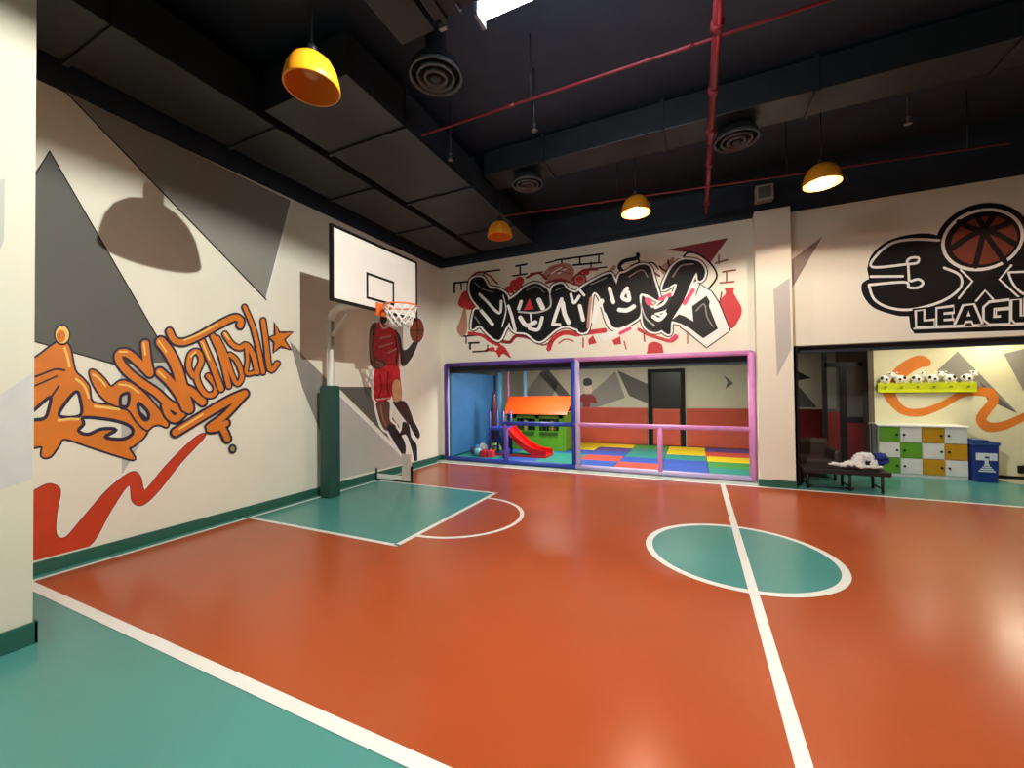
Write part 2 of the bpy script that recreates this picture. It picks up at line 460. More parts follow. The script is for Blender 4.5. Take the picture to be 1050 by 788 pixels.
mb = MB(); disc(mb, 'L', (237.6, 460.5), 4.4, 5, 29, NAVY); disc(mb, 'L', (237.6, 460.5), 2.4, 2.8, 30, mat('olive dot paint', (150, 140, 90), .6)); mb.build('dot', None, g)
mb = MB()
sw = [(20, 512), (33.8, 504), (49.5, 496.5), (60, 500), (61.5, 508), (58, 526), (57.5, 548), (67, 551.5), (83, 533.8), (110.4, 502.4), (134, 484.7), (143.5, 488.6), (147, 502.4), (152, 500), (169.4, 478.8), (193, 455), (206.8, 445.3), (209, 449), (185, 474.8), (161.6, 504.3), (145.8, 518), (135.5, 514), (132, 497.5), (114.4, 522), (90.8, 561.3), (60, 570), (20, 582)]
stroke(mb, 'L', sw, 4.5, 2, WHITE, closed=True); stroke(mb, 'L', sw, 1.8, 3, RED3, closed=True); fill(mb, 'L', sw, 4, RED, sm=True)
mb.build('paint_swoosh', None, g)

# ------------------------------------------------------------------ black and red STREET graffiti on the back wall
s = thing('graffiti_mural', 'black and white street graffiti lettering with red splashes above the play opening', 'mural', tuple(PY(610, 310, YB)))
blk = [
 ([(482.3, 289.3), (486.5, 285), (494.9, 285), (501.9, 294.9), (511.7, 297), (521, 305), (523, 327), (518, 338), (513, 348), (507.5, 348), (499, 341), (492, 334), (483.7, 337.5), (486.5, 318.6), (492, 317), (485, 307.5), (481.6, 299)], INK),
 ([(519, 312), (529, 303.3), (539.8, 294), (550.5, 291), (561, 297), (564, 302), (567, 294), (576.3, 291), (582, 297), (590, 300), (596, 297), (604, 300), (603, 338), (593, 338), (581, 334.5), (570, 338), (553.5, 350.5), (539.8, 342), (527.6, 340), (522, 330)], INK),
 ([(594, 297), (623, 281), (630, 287), (637, 305), (641, 330), (633, 337), (624, 333), (615, 305), (607, 303), (603, 338), (592, 337), (600, 303)], INK),
 ([(634.6, 283), (641, 279.6), (656, 272), (666, 273.8), (671, 288), (676, 308), (664, 302.7), (656, 303), (657, 321), (651, 329), (634, 336), (628, 322.5), (629.6, 305)], INK),
 ([(658, 305), (660, 333), (672, 341), (684, 334), (680, 326), (671, 322), (684, 317), (692, 304), (680, 308), (669, 316), (664, 308)], INK2),
 ([(679, 297.8), (686.5, 278), (696.4, 268), (708, 266.5), (718, 269.7), (723, 278), (721, 286.2), (716, 288), (714, 280), (708, 292), (699.7, 311), (689, 329), (687, 343), (678, 337.4), (680, 325.8), (694, 292)], INK),
 ([(688, 329), (696.4, 322.5), (703, 325), (711, 330), (709.6, 314.3), (724.5, 303.5), (727.8, 309.3), (727, 314.3), (736, 337.4), (721, 347.3), (708, 337.4), (698, 332)], INK2),
]
mb = MB()
# brick lines and splashes round the lettering
for p, w_, m_ in (
  ([(529, 273), (540, 271)], 2, INK), ([(533.3, 272.6), (533.3, 281)], 1.8, INK), ([(526, 283), (540, 281)], 1.8, INK),
  ([(465.6, 290.5), (479, 289)], 2, INK), ([(466, 290), (466, 300)], 2, INK), ([(481, 352), (491, 351.5)], 2, INK), ([(482, 352), (482, 358)], 2, INK), ([(485, 361), (500, 360)], 1.6, INK),
  ([(570, 267), (618, 260.5)], 2, INK), ([(594.6, 263.7), (594.6, 271)], 1.8, INK), ([(588, 272), (616, 269.5)], 2, INK), ([(614, 261), (614, 269)], 1.6, INK), ([(576, 266), (576, 270)], 1.6, INK),
  ([(473, 297), (473, 290)], 1.6, INK), ([(496, 284), (496, 279)], 1.4, INK), ([(489, 280), (512, 277)], 1.8, INK), ([(544, 281), (556, 279)], 1.6, INK), ([(560, 270), (572, 267)], 1.6, INK), ([(606, 269), (606, 277)], 1.6, INK), ([(598, 277), (622, 274)], 1.6, INK), ([(489, 344), (476, 345)], 1.6, INK), ([(478, 345), (478, 352)], 1.4, INK), ([(500, 360), (500, 354)], 1.4, INK),
  ([(734, 270), (746, 266.5)], 1.8, BROWN), ([(741, 279), (754, 277)], 1.8, BROWN), ([(738.5, 290.3), (752.5, 289)], 1.8, BROWN), ([(745, 278), (745, 290)], 1.6, BROWN), ([(737, 262), (737, 270)], 1.6, BROWN)):
    mb = MB(); stroke(mb, 'B', p, w_, 2, m_, sm=False); mb.build('brick_line', None, s)
_k = 0
for p, m_ in (
  ([(470, 313), (474, 300.5), (479.5, 299), (482, 306), (488, 314), (482, 318)], RED2),
  ([(475.4, 316), (472, 328), (468.4, 338), (474, 346), (479, 338), (478, 318)], ROSE),
  ([(496, 360), (506, 356), (508, 360), (511.7, 355), (517, 355.6), (524, 367.5), (516, 363), (511.7, 366.8), (508, 361)], RED2),
  ([(681.6, 256.5), (746.7, 244), (728, 270), (716, 260)], RED3),
  ([(744, 301), (743.4, 296), (752.5, 295.3), (752.5, 301), (760.8, 317.6), (756, 331), (749, 337), (741, 323), (737, 311)], RED2),
  ([(556, 285), (560, 277), (567, 272), (581, 270), (588.5, 276), (586, 287), (570, 290)], ROSE),
  ([(664, 359), (665, 353), (671, 350.5), (678, 353), (680, 359), (679, 363.5), (664, 364.3)], RED2),
  ([(603, 349), (608, 344), (612, 352), (604, 354)], RED2), ([(628, 349), (636, 345), (637, 353), (630, 354)], RED2),
  ([(692, 262), (690, 272), (680, 282), (676, 275)], ROSE)):
    mb = MB(); fill(mb, 'B', p, 1+.2*(_k % 3), m_, sm=len(p) > 4 and m_ is not RED3); mb.build('paint_splash', None, s); _k += 1
for c, r in (((529, 292.6), 6.5), ((533, 288), 4.5), ((522, 297), 4), ((601, 279), 3.6), ((482, 311), 4)): mb = MB(); disc(mb, 'B', c, r, r*.95, 2.2+r*.1, RED2); mb.build('paint_dot', None, s)
mb = MB()
for c, r, m_ in (((594.6, 287), 7, RED3), ((594.6, 287), 5.2, ROSE), ((594.6, 287), 3.6, RED2)): disc(mb, 'B', c, r, r, 3 if r > 6 else (4 if r > 4 else 5), m_)
mb.build('target_ring', None, s)
for p, w_, m_ in (
  ([(481, 342), (494, 344), (503, 350), (512, 354)], 3.4, RED2), ([(514, 350), (523, 351), (529, 345), (541, 346), (552, 352)], 3.4, RED3), ([(562.6, 358), (567, 348), (578, 341.4), (593, 343)], 5, RED2),
  ([(590, 343), (620, 339)], 5, RED2), ([(540, 285), (552, 280), (560, 286)], 2.5, RED3), ([(586, 288), (598, 278), (612, 276)], 3, RED3), ([(560, 290), (575, 287), (590, 292)], 2.5, RED3),
  ([(612, 285), (626, 278), (630, 274)], 4, ROSE), ([(655, 338), (664, 343), (676, 347), (688, 350), (694, 346)], 3.4, RED2), ([(660, 341), (661, 350)], 1.6, RED3), ([(705, 340), (705, 352)], 2, ROSE), ([(484, 283), (492, 279), (502, 283), (510, 291)], 1.8, RED3), ([(489, 287), (498, 284)], 1.2, RED2), ([(518, 298), (526, 300)], 3, RED2), ([(573, 352), (580, 348), (588, 350)], 1.4, RED2), ([(598, 347), (598, 356)], 1.6, RED2), ([(640, 350), (642, 358)], 1.4, RED2), ([(722, 342), (728, 350)], 1.4, RED3), ([(545, 346), (556, 354), (566, 350)], 1.6, RED3), ([(740, 300), (738, 310)], 1.6, RED3), ([(664, 281), (668, 279), (676, 283)], 2.4, RED3), ([(561, 284), (572, 278), (584, 281)], 1, RED3), ([(563, 277), (574, 273), (585, 277)], 1, RED3),
  ([(572, 281), (582, 275)], 1.2, WHITE), ([(565, 281), (576, 274)], 1.2, WHITE)):
    mb = MB(); stroke(mb, 'B', p, w_, 3, m_); mb.build('paint_streak', None, s)
mb = MB()
for p, m_ in blk: stroke(mb, 'B', p, 6, 4, RED3 if m_ is INK2 else INK, closed=True, n=4)
hal = [(718, 292), (729.4, 299.4), (737, 311), (748.4, 339), (724.5, 356.3), (706, 341), (698, 335.7), (702, 325), (713, 306)]
stroke(mb, 'B', hal, 2.6, 5, INK, closed=True, sm=False)
mb.build('letter_outline', None, s)
mb = MB()
for p, m_ in blk: stroke(mb, 'B', p, 3.8, 6, WHITE, closed=True, n=4)
fill(mb, 'B', hal, 6.8, WHITE)
fill(mb, 'B', [(688, 300), (716, 288), (712, 312), (709, 330), (690, 326), (684, 318)], 6.9, WHITE)
fill(mb, 'B', [(614, 344), (648, 334), (651, 338), (618, 351)], 7.0, WHITE)
mb.build('white_halo', None, s)
for i, (p, m_) in enumerate(blk):
    mb = MB(); fill(mb, 'B', p, 7.4+.25*i, m_, sm=i != 6); mb.build('letter', None, s)
mb = MB()
for p, w_, m_ in (
  ([(492, 302), (498, 308), (512, 321.4), (514, 309)], 2.8, WHITE), ([(493.5, 319), (505, 332.6)], 3.6, WHITE), ([(521.4, 314), (525, 325), (528.4, 339)], 3, WHITE),
  ([(532, 317), (534.5, 309.4)], 3.4, WHITE), ([(552.7, 308), (556.5, 316)], 5, WHITE), ([(533.7, 326), (540, 334), (549, 330.7)], 4.4, WHITE), ([(543, 337), (552, 338), (556, 326)], 3.6, WHITE),
  ([(532, 320), (550.5, 320.8), (564, 315), (564, 303)], 1.8, GREY_L), ([(567, 333), (571, 320), (576, 307)], 3.6, WHITE), ([(577, 311), (579, 322), (583, 331)], 4.6, WHITE), ([(567, 333), (574, 333)], 3, WHITE),
  ([(487, 290), (494, 296), (506, 300)], 1, GREY_M), ([(487, 325), (492, 332)], 1.2, GREY_M), ([(540, 298), (550, 294), (558, 300)], 1, GREY_M), ([(570, 298), (577, 295)], 1, GREY_M), ([(606, 292), (622, 285)], 1.2, GREY_M), ([(645, 284), (658, 277), (664, 284)], 1.2, GREY_M), ([(690, 284), (698, 273), (711, 271)], 1.4, GREY_M), ([(714, 319), (722, 312), (725, 325), (731, 335)], 1.4, GREY_M), ([(544, 322), (545, 331)], 1.6, WHITE), ([(657, 312), (662, 326), (671, 334)], 1.6, GREY_L), ([(516, 303), (519, 318), (515, 335)], 1.2, WHITE),
  ([(585.5, 302), (588.5, 311), (594, 304)], 3, WHITE), ([(594.6, 314), (598, 328)], 4, WHITE), ([(593, 295.7), (599, 303)], 2.6, WHITE), ([(606, 306), (604, 322), (603, 336)], 3, ROSE), ([(617, 309), (611, 318), (609, 330)], 5, WHITE), ([(620, 322), (627, 336), (634, 338)], 3, WHITE),
  ([(625, 296), (629, 310)], 4, WHITE), ([(635, 318), (643, 318.4), (650, 314.5)], 4.4, WHITE), ([(643, 296), (638, 305), (645, 308), (644, 300)], 4, WHITE),
  ([(664, 308), (666, 311)], 6, PINK), ([(702, 311), (710.4, 298)], 4.4, PINK), ([(677, 307), (687, 302.5)], 4, PINK), ([(636, 342), (646, 337)], 3.4, PINK), ([(670, 325), (676, 328), (682, 322)], 4, WHITE), ([(672, 316), (680, 312), (684, 306)], 2.6, WHITE), ([(687, 349), (693, 344)], 3, PINK)):
    mb = MB(); stroke(mb, 'B', p, w_, 10, m_); mb.build('inner_mark', None, s)
mb = MB(); fill(mb, 'B', [(537, 318.5), (543, 306), (547.4, 317)], 10, RED2); mb.build('inner_mark', None, s)
mb = MB()
for p, w_ in (([(640, 280), (635, 274), (640, 268), (653, 264.8), (654, 261)], 4), ([(654, 265), (655, 269), (647, 273)], 2), ([(676, 273), (682, 278), (686, 274), (685, 267)], 1.8), ([(664, 270), (670, 270), (675, 276)], 1.6), ([(699, 266), (706, 259), (718, 262), (730, 272), (735, 284), (727, 296)], 2)):
    mb = MB(); stroke(mb, 'B', p, w_, 5.4, INK); mb.build('curl', None, s)
mb = MB(); stroke(mb, 'B', [(681, 260), (700, 265)], 2.6, 5.4, WHITE); mb.build('curl', None, s)

# ------------------------------------------------------------------ 3X3 LEAGUE logo on the back wall
lg = thing('wall_logo', 'black 3X3 LEAGUE logo with a brown basketball on the back wall', 'mural', tuple(PY(1000, 290, YB)))
mb = MB()
def ell(c, rx, ry, n=40, tilt=-.12): return [(c[0]+rx*math.cos(2*PI*i/n), c[1]+ry*math.sin(2*PI*i/n)+tilt*rx*math.cos(2*PI*i/n)) for i in range(n)]
base = [tuple(q) for q in smooth([(889, 276), (894, 261), (911, 247), (938, 240), (962, 242), (990, 260), (1040, 255), (1075, 238), (1100, 245), (1112, 262), (1108, 280), (1112, 300), (1100, 318)])] + [(1085, 322), (1085, 338), (937.8, 342.5), (933.5, 337), (932, 324.5)] + [tuple(q) for q in smooth([(930, 324.5), (918.8, 323.7), (896, 316), (885, 303), (883.6, 291.5), (891, 286)])]
stroke(mb, 'B', base, 3, 2, WHITE, closed=True, sm=False); fill(mb, 'B', base, 3, INK)
bc = (1007.5, 246)
fill(mb, 'B', ell(bc, 48.5, 37.5), 4, INK); mb.build('logo_body', None, lg)
mb = MB()
fill(mb, 'B', ell(bc, 42.5, 32), 5, WHITE); fill(mb, 'B', ell(bc, 39, 28.8), 6, INK); mb.build('ball_ring', None, lg)
mb = MB(); fill(mb, 'B', ell((1009, 247), 34, 24.5), 7, mat('deep brown ball paint', (112, 46, 24), .6)); 
for p in ([(1003, 225), (1008, 237), (1000, 273)], [(1008, 237), (1018, 222)], [(1008, 237), (1030, 268)], [(974, 256), (1008, 237), (1040, 250)], [(983, 228), (1008, 237), (1036, 228)]): stroke(mb, 'B', p, 6, 8, INK)
mb.build('ball', None, lg)
mb = MB()
for p in ([(962.6, 246.6), (936, 245.7), (915, 249.5), (899.7, 261), (894, 274), (928.3, 271.4)], [(931, 271), (930, 268), (934, 264.7), (941.6, 264.7), (940.7, 269.5), (933, 271)], [(931, 271), (932, 288)],
          [(893, 283.8), (925.4, 283.5)], [(891, 292.3), (927.3, 289.5), (932, 295), (941.6, 295), (946.4, 290.4), (941.6, 286.6), (934, 288.5)], [(891, 293), (896, 306.6), (909.3, 315), (930.2, 318), (955, 313), (974, 304.7), (985.5, 293.3), (983.5, 282), (968, 275)],
          ): stroke(mb, 'B', p, 2.6, 5, WHITE)
for p in ([(985, 277), (997, 288.5), (983, 306)], [(1037, 272.3), (1024.5, 286.6), (1044.5, 305)], [(1000.7, 309), (1010, 298), (1018, 307)], [(1034, 279.5), (1062, 278.5)]): stroke(mb, 'B', p, 2.2, 5, WHITE, sm=False)
stroke(mb, 'B', [(1034, 280), (1039, 292), (1050, 302), (1070, 309), (1090, 306), (1104, 294), (1100, 282), (1086, 278)], 2.4, 5, WHITE)
stroke(mb, 'B', [(1052, 250), (1068, 244), (1090, 246), (1102, 256), (1098, 270)], 2.4, 5, WHITE)
mb.build('white_lines', None, lg)
LT = lambda x: 319.5-.113*(x-940)
LBt = lambda x: 334.8-.038*(x-940)
def gl(x0, x1, u, v):
    x = x0+(x1-x0)*u; return (x, LT(x)+(LBt(x)-LT(x))*v)
GLY = {'L': [[(0, 0), (.38, 0), (.38, .7), (1, .7), (1, 1), (0, 1)]],
       'E': [[(0, 0), (1, 0), (1, .24), (.38, .24), (.38, .39), (.9, .39), (.9, .62), (.38, .62), (.38, .76), (1, .76), (1, 1), (0, 1)]],
       'A': [[(.32, 0), (.68, 0), (1, 1), (.7, 1), (.64, .8), (.36, .8), (.3, 1), (0, 1)], [(.42, .58), (.58, .58), (.5, .28)]],
       'G': [[(.2, 0), (1, 0), (1, .26), (.36, .26), (.34, .74), (.66, .74), (.66, .62), (.5, .62), (.5, .42), (1, .42), (1, 1), (.2, 1), (0, .8), (0, .2)]],
       'U': [[(0, 0), (.35, 0), (.35, .74), (.65, .74), (.65, 0), (1, 0), (1, .85), (.85, 1), (.15, 1), (0, .85)]]}
mb = MB(); fill(mb, 'B', [(935.5, LT(937)-3), (1084, LT(1082)-3), (1084, LBt(1082)+2.2), (935.5, LBt(937)+2.2)], 5.9, INK); stroke(mb, 'B', [(937, LBt(937)+2.4), (1082, LBt(1082)+2.2)], 1.6, 6, WHITE, sm=False); mb.build('letter_band', None, lg)
for ch, a, b in (('L', 940, 957.5), ('E', 961, 977.5), ('A', 980, 1006), ('G', 1009.5, 1034.5), ('U', 1038, 1059), ('E', 1062.5, 1080)):
    mb = MB(); lp = [[gl(a, b, *q) for q in l] for l in GLY[ch]]
    stroke(mb, 'B', lp[0], 5.4, 6.4, WHITE, closed=True, sm=False); fill(mb, 'B', lp[0], 7.2, INK, lp[1:])
    for h_ in lp[1:]: fill(mb, 'B', h_, 7, WHITE)
    mb.build('letter', None, lg)

# ------------------------------------------------------------------ player sticker on the left wall
SKIN = mat('printed dark skin', (98, 64, 50), .5, var=.2, scale=9)
SKIN_D = mat('printed shaded skin', (52, 36, 36), .5, var=.2, scale=9)
JERSEY = mat('printed red jersey', (196, 24, 36), .5, var=.3, scale=14)
TAN = mat('printed tan folds', (196, 150, 104), .5, var=.2, scale=9)
SHOE = mat('printed black shoe', (26, 22, 24), .5, var=.1)
ps = thing('wall_sticker', 'life-size basketball player sticker in red uniform on the wall behind the hoop', 'wall sticker', tuple(PX(405, 440, XL)))
body = [
 ('head', SKIN_D, [(389, 309), (393, 305), (397, 309), (397, 318), (396, 330), (390, 331), (390, 322)], 6),
 ('arm', SKIN, [(381, 333), (378.4, 342), (378.2, 360), (379.8, 374), (386, 379), (395, 375.5), (394, 369.6), (385, 367), (383.5, 352), (386, 332)], 7),
 ('jersey', JERSEY, [(385.4, 332), (391, 331), (398, 335), (405, 339), (408.4, 348.6), (409.5, 360), (408.5, 372), (408, 382), (396, 382), (385, 382), (384.7, 368), (383.3, 360), (383.3, 340)], 6),
 ('arm', SKIN_D, [(405, 338), (410.5, 346), (412.5, 358), (417.5, 358), (424.4, 350), (429, 350), (423, 365.4), (415, 375.5), (411, 373), (409.5, 360), (407.7, 348.6)], 7),
 ('ball', BROWN, [(427.2+7.4*math.cos(2*PI*i/18), 339+13*math.sin(2*PI*i/18)) for i in range(18)], 8),
 ('shorts', JERSEY, [(385, 376), (396, 376), (408, 375), (410.5, 390), (412, 404), (410.5, 411), (403.5, 411), (401, 406), (399, 410), (385.4, 412), (383, 398)], 6.7),
 ('fold', TAN, [(402, 393), (409, 390), (411.6, 404), (410, 411), (404, 411)], 8),
 ('leg', SKIN, [(386, 413), (398.6, 412), (399.3, 425), (400, 432), (406, 438), (396.5, 442), (391, 436), (386.8, 422)], 6),
 ('shoe', SHOE, [(396.5, 439), (404, 437), (415, 454), (415, 467), (410.5, 464)], 7),
 ('leg', SKIN_D, [(402.8, 412), (412, 411), (417.5, 415), (423.7, 432), (420, 436), (414.7, 430.5), (406.3, 419)], 6),
 ('shoe', SHOE, [(420, 433), (424, 432), (430.5, 445), (428, 450), (421.5, 440)], 7),
 ('leg', SHOE, [(413, 433), (419, 436), (421.7, 449), (427.2, 457), (428.5, 476), (435.6, 480), (434, 486), (427.5, 484), (424.8, 474), (421.7, 460), (416, 446), (408, 449), (411.5, 441)], 7)]
mb = MB()
for n_, m_, p, l_ in body: stroke(mb, 'L', p, 5, 4, WHITE, closed=True, n=3)
mb.build('white_border', None, ps)
for n_, m_, p, l_ in body:
    mb = MB(); fill(mb, 'L', p, l_, m_, sm=True)
    if n_ == 'ball':
        for q in ([(427, 326.5), (428, 339), (427, 351.5)], [(420, 339), (434, 339)]): stroke(mb, 'L', q, .8, 9, INK)
    if n_ == 'jersey':
        for q in ([(390, 347), (400, 345)], [(389, 356), (402, 352)], [(398, 362), (406, 358)]): stroke(mb, 'L', q, 1.6, 9, mat('printed jersey marks', (196, 150, 140), .5))
    if n_ == 'jersey':
        stroke(mb, 'L', [(390, 332), (393, 337), (398, 335)], 1.4, 9, WHITE)
        stroke(mb, 'L', [(405, 345), (407, 360), (406, 372)], 1.2, 9, INK)
    if n_ == 'shorts':
        for q in ([(389, 384), (391, 396), (388, 408)], [(398, 382), (397, 396), (399, 405)]): stroke(mb, 'L', q, 1.2, 9, mat('printed fold shade', (92, 10, 20), .5))
        stroke(mb, 'L', [(386, 410), (398, 408.5)], 1.6, 9, mat('printed hem', (216, 180, 176), .5))
    if n_ == 'arm' and m_ is SKIN:
        stroke(mb, 'L', [(381, 340), (380, 356), (382, 370)], 1.8, 9, mat('printed skin highlight', (150, 108, 86), .5)); stroke(mb, 'L', [(386, 371), (392, 374)], 2.4, 9, mat('printed skin highlight', (150, 108, 86), .5))
    if n_ == 'leg' and m_ is SKIN:
        stroke(mb, 'L', [(390, 416), (392, 428), (396, 437)], 2, 9, mat('printed skin highlight', (150, 108, 86), .5))
    mb.build(n_, None, ps)

# ------------------------------------------------------------------ basketball hoop
HX = -3.80
hp = thing('basketball_hoop', 'white basketball hoop with orange rim on a green padded pole by the left wall', 'basketball hoop', (-4.9, 4.18, 0))
mb = MB()
pts = [(-4.76, 4.18, z) for z in (.02, 1.6, 2.55)] + [(-4.76+.22*(1-math.cos(a)), 4.18, 2.48+.22*math.sin(a)) for a in [PI/2*i/6 for i in range(1, 7)]] + [(-4.0, 4.18, 2.70), (HX-.02, 4.18, 2.70)]
mb.tube(pts, .05, 16); mb.build('pole', PWHITE, hp)
mb = MB(); mb.tube([(-4.76, 4.18, 2.28), (-4.32, 4.18, 2.68)], .025, 10); mb.build('brace', PWHITE, hp)
mb = MB(); mb.box((-4.87, 4.08, 0), (-4.67, 4.28, 1.59), bev=.03); mb.build('pole_pad', POLEG, hp)
mb = MB(); mb.box((-4.9, 3.5, 1.98), (-4.86, 3.56, 2.0)); 
mb.bm.clear()
BY0, BY1, BZ0, BZ1 = 3.36, 4.93, 2.565, 3.45
mb.box((HX-.03, BY0, BZ0), (HX, BY1, BZ1), bev=.004); bb = mb.build('backboard', mat('backboard white', (236, 228, 218), .3, var=.02), hp)
def frame(mb, x0, x1, y0, y1, z0, z1, t):
    mb.box((x0, y0, z0), (x1, y1, z0+t)); mb.box((x0, y0, z1-t), (x1, y1, z1)); mb.box((x0, y0, z0+t), (x1, y0+t, z1-t)); mb.box((x0, y1-t, z0+t), (x1, y1, z1-t))
mb = MB(); frame(mb, HX-.035, HX+.006, BY0-.005, BY1+.005, BZ0-.005, BZ1+.005, .035); mb.build('border_frame', INK, bb)
mb = MB(); frame(mb, HX+.001, HX+.005, 3.90, 4.42, 2.69, 3.03, .03); mb.build('target_square', INK, bb)
mb = MB(); frame(mb, HX-.05, HX-.03, BY0+.03, BY1-.03, BZ0+.03, BZ1-.03, .04); mb.box((HX-.05, 4.1, BZ0+.05), (HX-.03, 4.26, BZ1-.05)); mb.build('rear_frame', PWHITE, bb)
ORIM = mat('orange rim steel', (236, 110, 40), .4, var=.05)
RC = (HX+.33, 4.16, 2.61); RR = .215
mb = MB(); mb.tube([(RC[0]+RR*math.cos(2*PI*i/40), RC[1]+RR*math.sin(2*PI*i/40), RC[2]) for i in range(40)], .011, 10, closed=True)
rim = mb.build('rim', ORIM, hp)
mb = MB(); mb.box((HX+.006, 4.06, 2.50), (HX+.03, 4.26, 2.67), bev=.004); mb.box((HX+.02, 4.10, 2.605), (HX+.14, 4.22, 2.622))
mb.prism([(HX+.02, 4.10, 2.605), (HX+.13, 4.10, 2.605), (HX+.02, 4.10, 2.52)], (0, .01, 0)); mb.prism([(HX+.02, 4.21, 2.605), (HX+.13, 4.21, 2.605), (HX+.02, 4.21, 2.52)], (0, .01, 0))
mb.build('rim_bracket', ORIM, rim)
mb = MB()
N = 12; lv = [(0, RR), (.07, RR*.88), (.14, RR*.76), (.2, RR*.68), (.25, RR*.64)]
for k in range(N):
    for sgn in (1, -1):
        p = []
        for i, (dz, r) in enumerate(lv):
            a = 2*PI*(k+sgn*.5*i)/N
            p.append((RC[0]+r*math.cos(a), RC[1]+r*math.sin(a), RC[2]-.012-dz))
        mb.tube(p, .007, 5)
mb.build('net', mat('white net cord', (238, 234, 226), .7, var=.05), rim)

# low guard standing between the key and the wall
lgd = thing('low_guard', 'low white guard panel with dark end post at the far corner of the key', 'guard panel', (-4.6, 5.3, 0))
ACR = bpy.data.materials.new('clear acrylic'); ACR.use_nodes = True
_b = ACR.node_tree.nodes['Principled BSDF']; _b.inputs['Transmission Weight'].default_value = .95; _b.inputs['Roughness'].default_value = .05; _b.inputs['IOR'].default_value = 1.2
_n = ACR.node_tree.nodes.new('ShaderNodeTexNoise'); _n.inputs['Scale'].default_value = 3
_r2 = ACR.node_tree.nodes.new('ShaderNodeMapRange'); _r2.inputs['To Min'].default_value = .9; _r2.inputs['To Max'].default_value = 1
ACR.node_tree.links.new(_n.outputs['Fac'], _r2.inputs['Value'])
_c = ACR.node_tree.nodes.new('ShaderNodeCombineColor')
for k_ in range(3): ACR.node_tree.links.new(_r2.outputs['Result'], _c.inputs[k_])
ACR.node_tree.links.new(_c.outputs['Color'], _b.inputs['Base Color'])
mb = MB(); mb.box((-4.95, 5.30, .025), (-4.42, 5.325, .10), bev=.003); mb.build('kick_board', WHITE, lgd)
mb = MB(); mb.box((-4.97, 5.29, 0), (-4.22, 5.335, .025)); mb.build('base_strip', BASE, lgd)
mb = MB(); mb.box((-4.42, 5.30, .025), (-4.24, 5.33, .46), bev=.004); mb.build('end_panel', mat('pale pink board', (222, 200, 188), .5), lgd)
mb = MB(); mb.box((-4.24, 5.295, 0), (-4.215, 5.335, .27), bev=.003); mb.build('end_post', INK, lgd)
mb = MB(); mb.box((-4.965, 5.285, 0), (-4.945, 5.305, .2), bev=.002); mb.build('corner_post', INK, lgd)

# ------------------------------------------------------------------ pendant dome lamps
def lamp(c, label, lit, power=0, color=WARM, R=.19, rec=.05, soft=.012):
    o = thing('pendant_lamp', label, 'ceiling lamp', (c[0], c[1], c[2]), 'dome lamps over the court')
    out = [(R, 0), (R*1.02, .012), (R*.98, .06), (R*.9, .12), (R*.74, .175), (R*.5, .215), (R*.24, .235), (.03, .24)]
    mb = MB(); mb.lathe(out, c, 40, SHADE)
    mb.lathe([(max(r-.006, .02), z-.002 if z > .02 else z) for r, z in out], c, 40, SHADE_IN)
    mb.lathe([(R-.007, 0), (R, -.001), (R+.004, .004), (R+.003, .012)], c, 40, SHADE)
    o2 = mb.build('lamp_shade', None, o, recalc=False)
    mb = MB(); mb.lathe([(0, .31), (.03, .31), (.038, .29), (.038, .235), (0, .235)], c, 20); mb.build('lamp_holder', mat('black lamp holder', (24, 24, 26), .5), o)
    mb = MB(); mb.tube([(c[0], c[1], c[2]+.3), (c[0], c[1], CEIL)], .008, 8); mb.build('cord', mat('black lamp cord', (20, 20, 22), .6), o)
    bz = .15
    mb = MB(); mb.lathe([(0, bz-.075), (.045, bz-.06), (.066, bz-.02), (.055, bz+.03), (.02, bz+.08), (.018, .235)], c, 20)
    mb.build('bulb', BULB if lit else mat('unlit frosted bulb', (205, 150, 90), .4), o)
    if lit:
        l = bpy.data.lights.new('bulb_light', 'POINT'); l.energy = power; l.color = color; l.shadow_soft_size = soft
        lo = bpy.data.objects.new('bulb_light', l); col.objects.link(lo); lo.location = (c[0], c[1], c[2]+rec)
    return o
ZL = 3.88
c1 = PZ(320, 91, 3.64); c2 = PZ(512.5, 243, ZL); c3 = PZ(652, 219, ZL); c4 = PZ(843, 189, ZL)
lamp(c1, 'large unlit orange dome lamp hanging above the Basketball graffiti wall', False, R=.182)
lamp(c2, 'small unlit orange dome lamp hanging above the far left corner', False)
lamp(c3, 'glowing warm dome lamp in front of the street graffiti wall', True, P_FAR)
lamp(c4, 'glowing warm dome lamp to the right of the white column top', True, P_FAR)
lamp((-.45, 1.80, 4.16), 'glowing dome lamp over the near court, beyond the picture top', True, P_NEAR, NEUT, soft=.009, rec=.027)
lamp((3.9, 5.8, 3.88), 'glowing dome lamp right of the logo wall, beyond the picture edge', True, P_SIDE, WARM)
lamp((-.45, -1.6, 4.1), 'glowing dome lamp behind the viewer over the teal strip', True, P_NEAR*.05, NEUT)

# ------------------------------------------------------------------ ceiling services
def duct(name, label, a, b, axis, joints, flange=DUCT):
    o = thing('air_duct', label, 'air duct', ((a[0]+b[0])/2, (a[1]+b[1])/2, a[2]))
    mb = MB(); mb.box(a, b, bev=.008); mb.build('duct_body', DUCT, o)
    mb = MB()
    for j in joints:
        mb = MB()
        lo = [min(a[i], b[i])-.022 for i in range(3)]; hi = [max(a[i], b[i])+.022 for i in range(3)]
        lo[axis] = j-.02; hi[axis] = j+.02
        mb.box(lo, hi); mb.build('joint_flange', flange, o)
    return o
duct('d', 'wide black air duct running along the top of the left wall', (-4.75, 1.08, 4.28), (-3.95, 7.1, 4.7), 1, [1.5, 2.8, 4.2, 5.6])
duct('d', 'black air duct beside the wall duct, above the hoop', (-3.85, 2.6, 4.3), (-2.75, 7.1, 4.7), 1, [3.4, 4.8, 6.2])
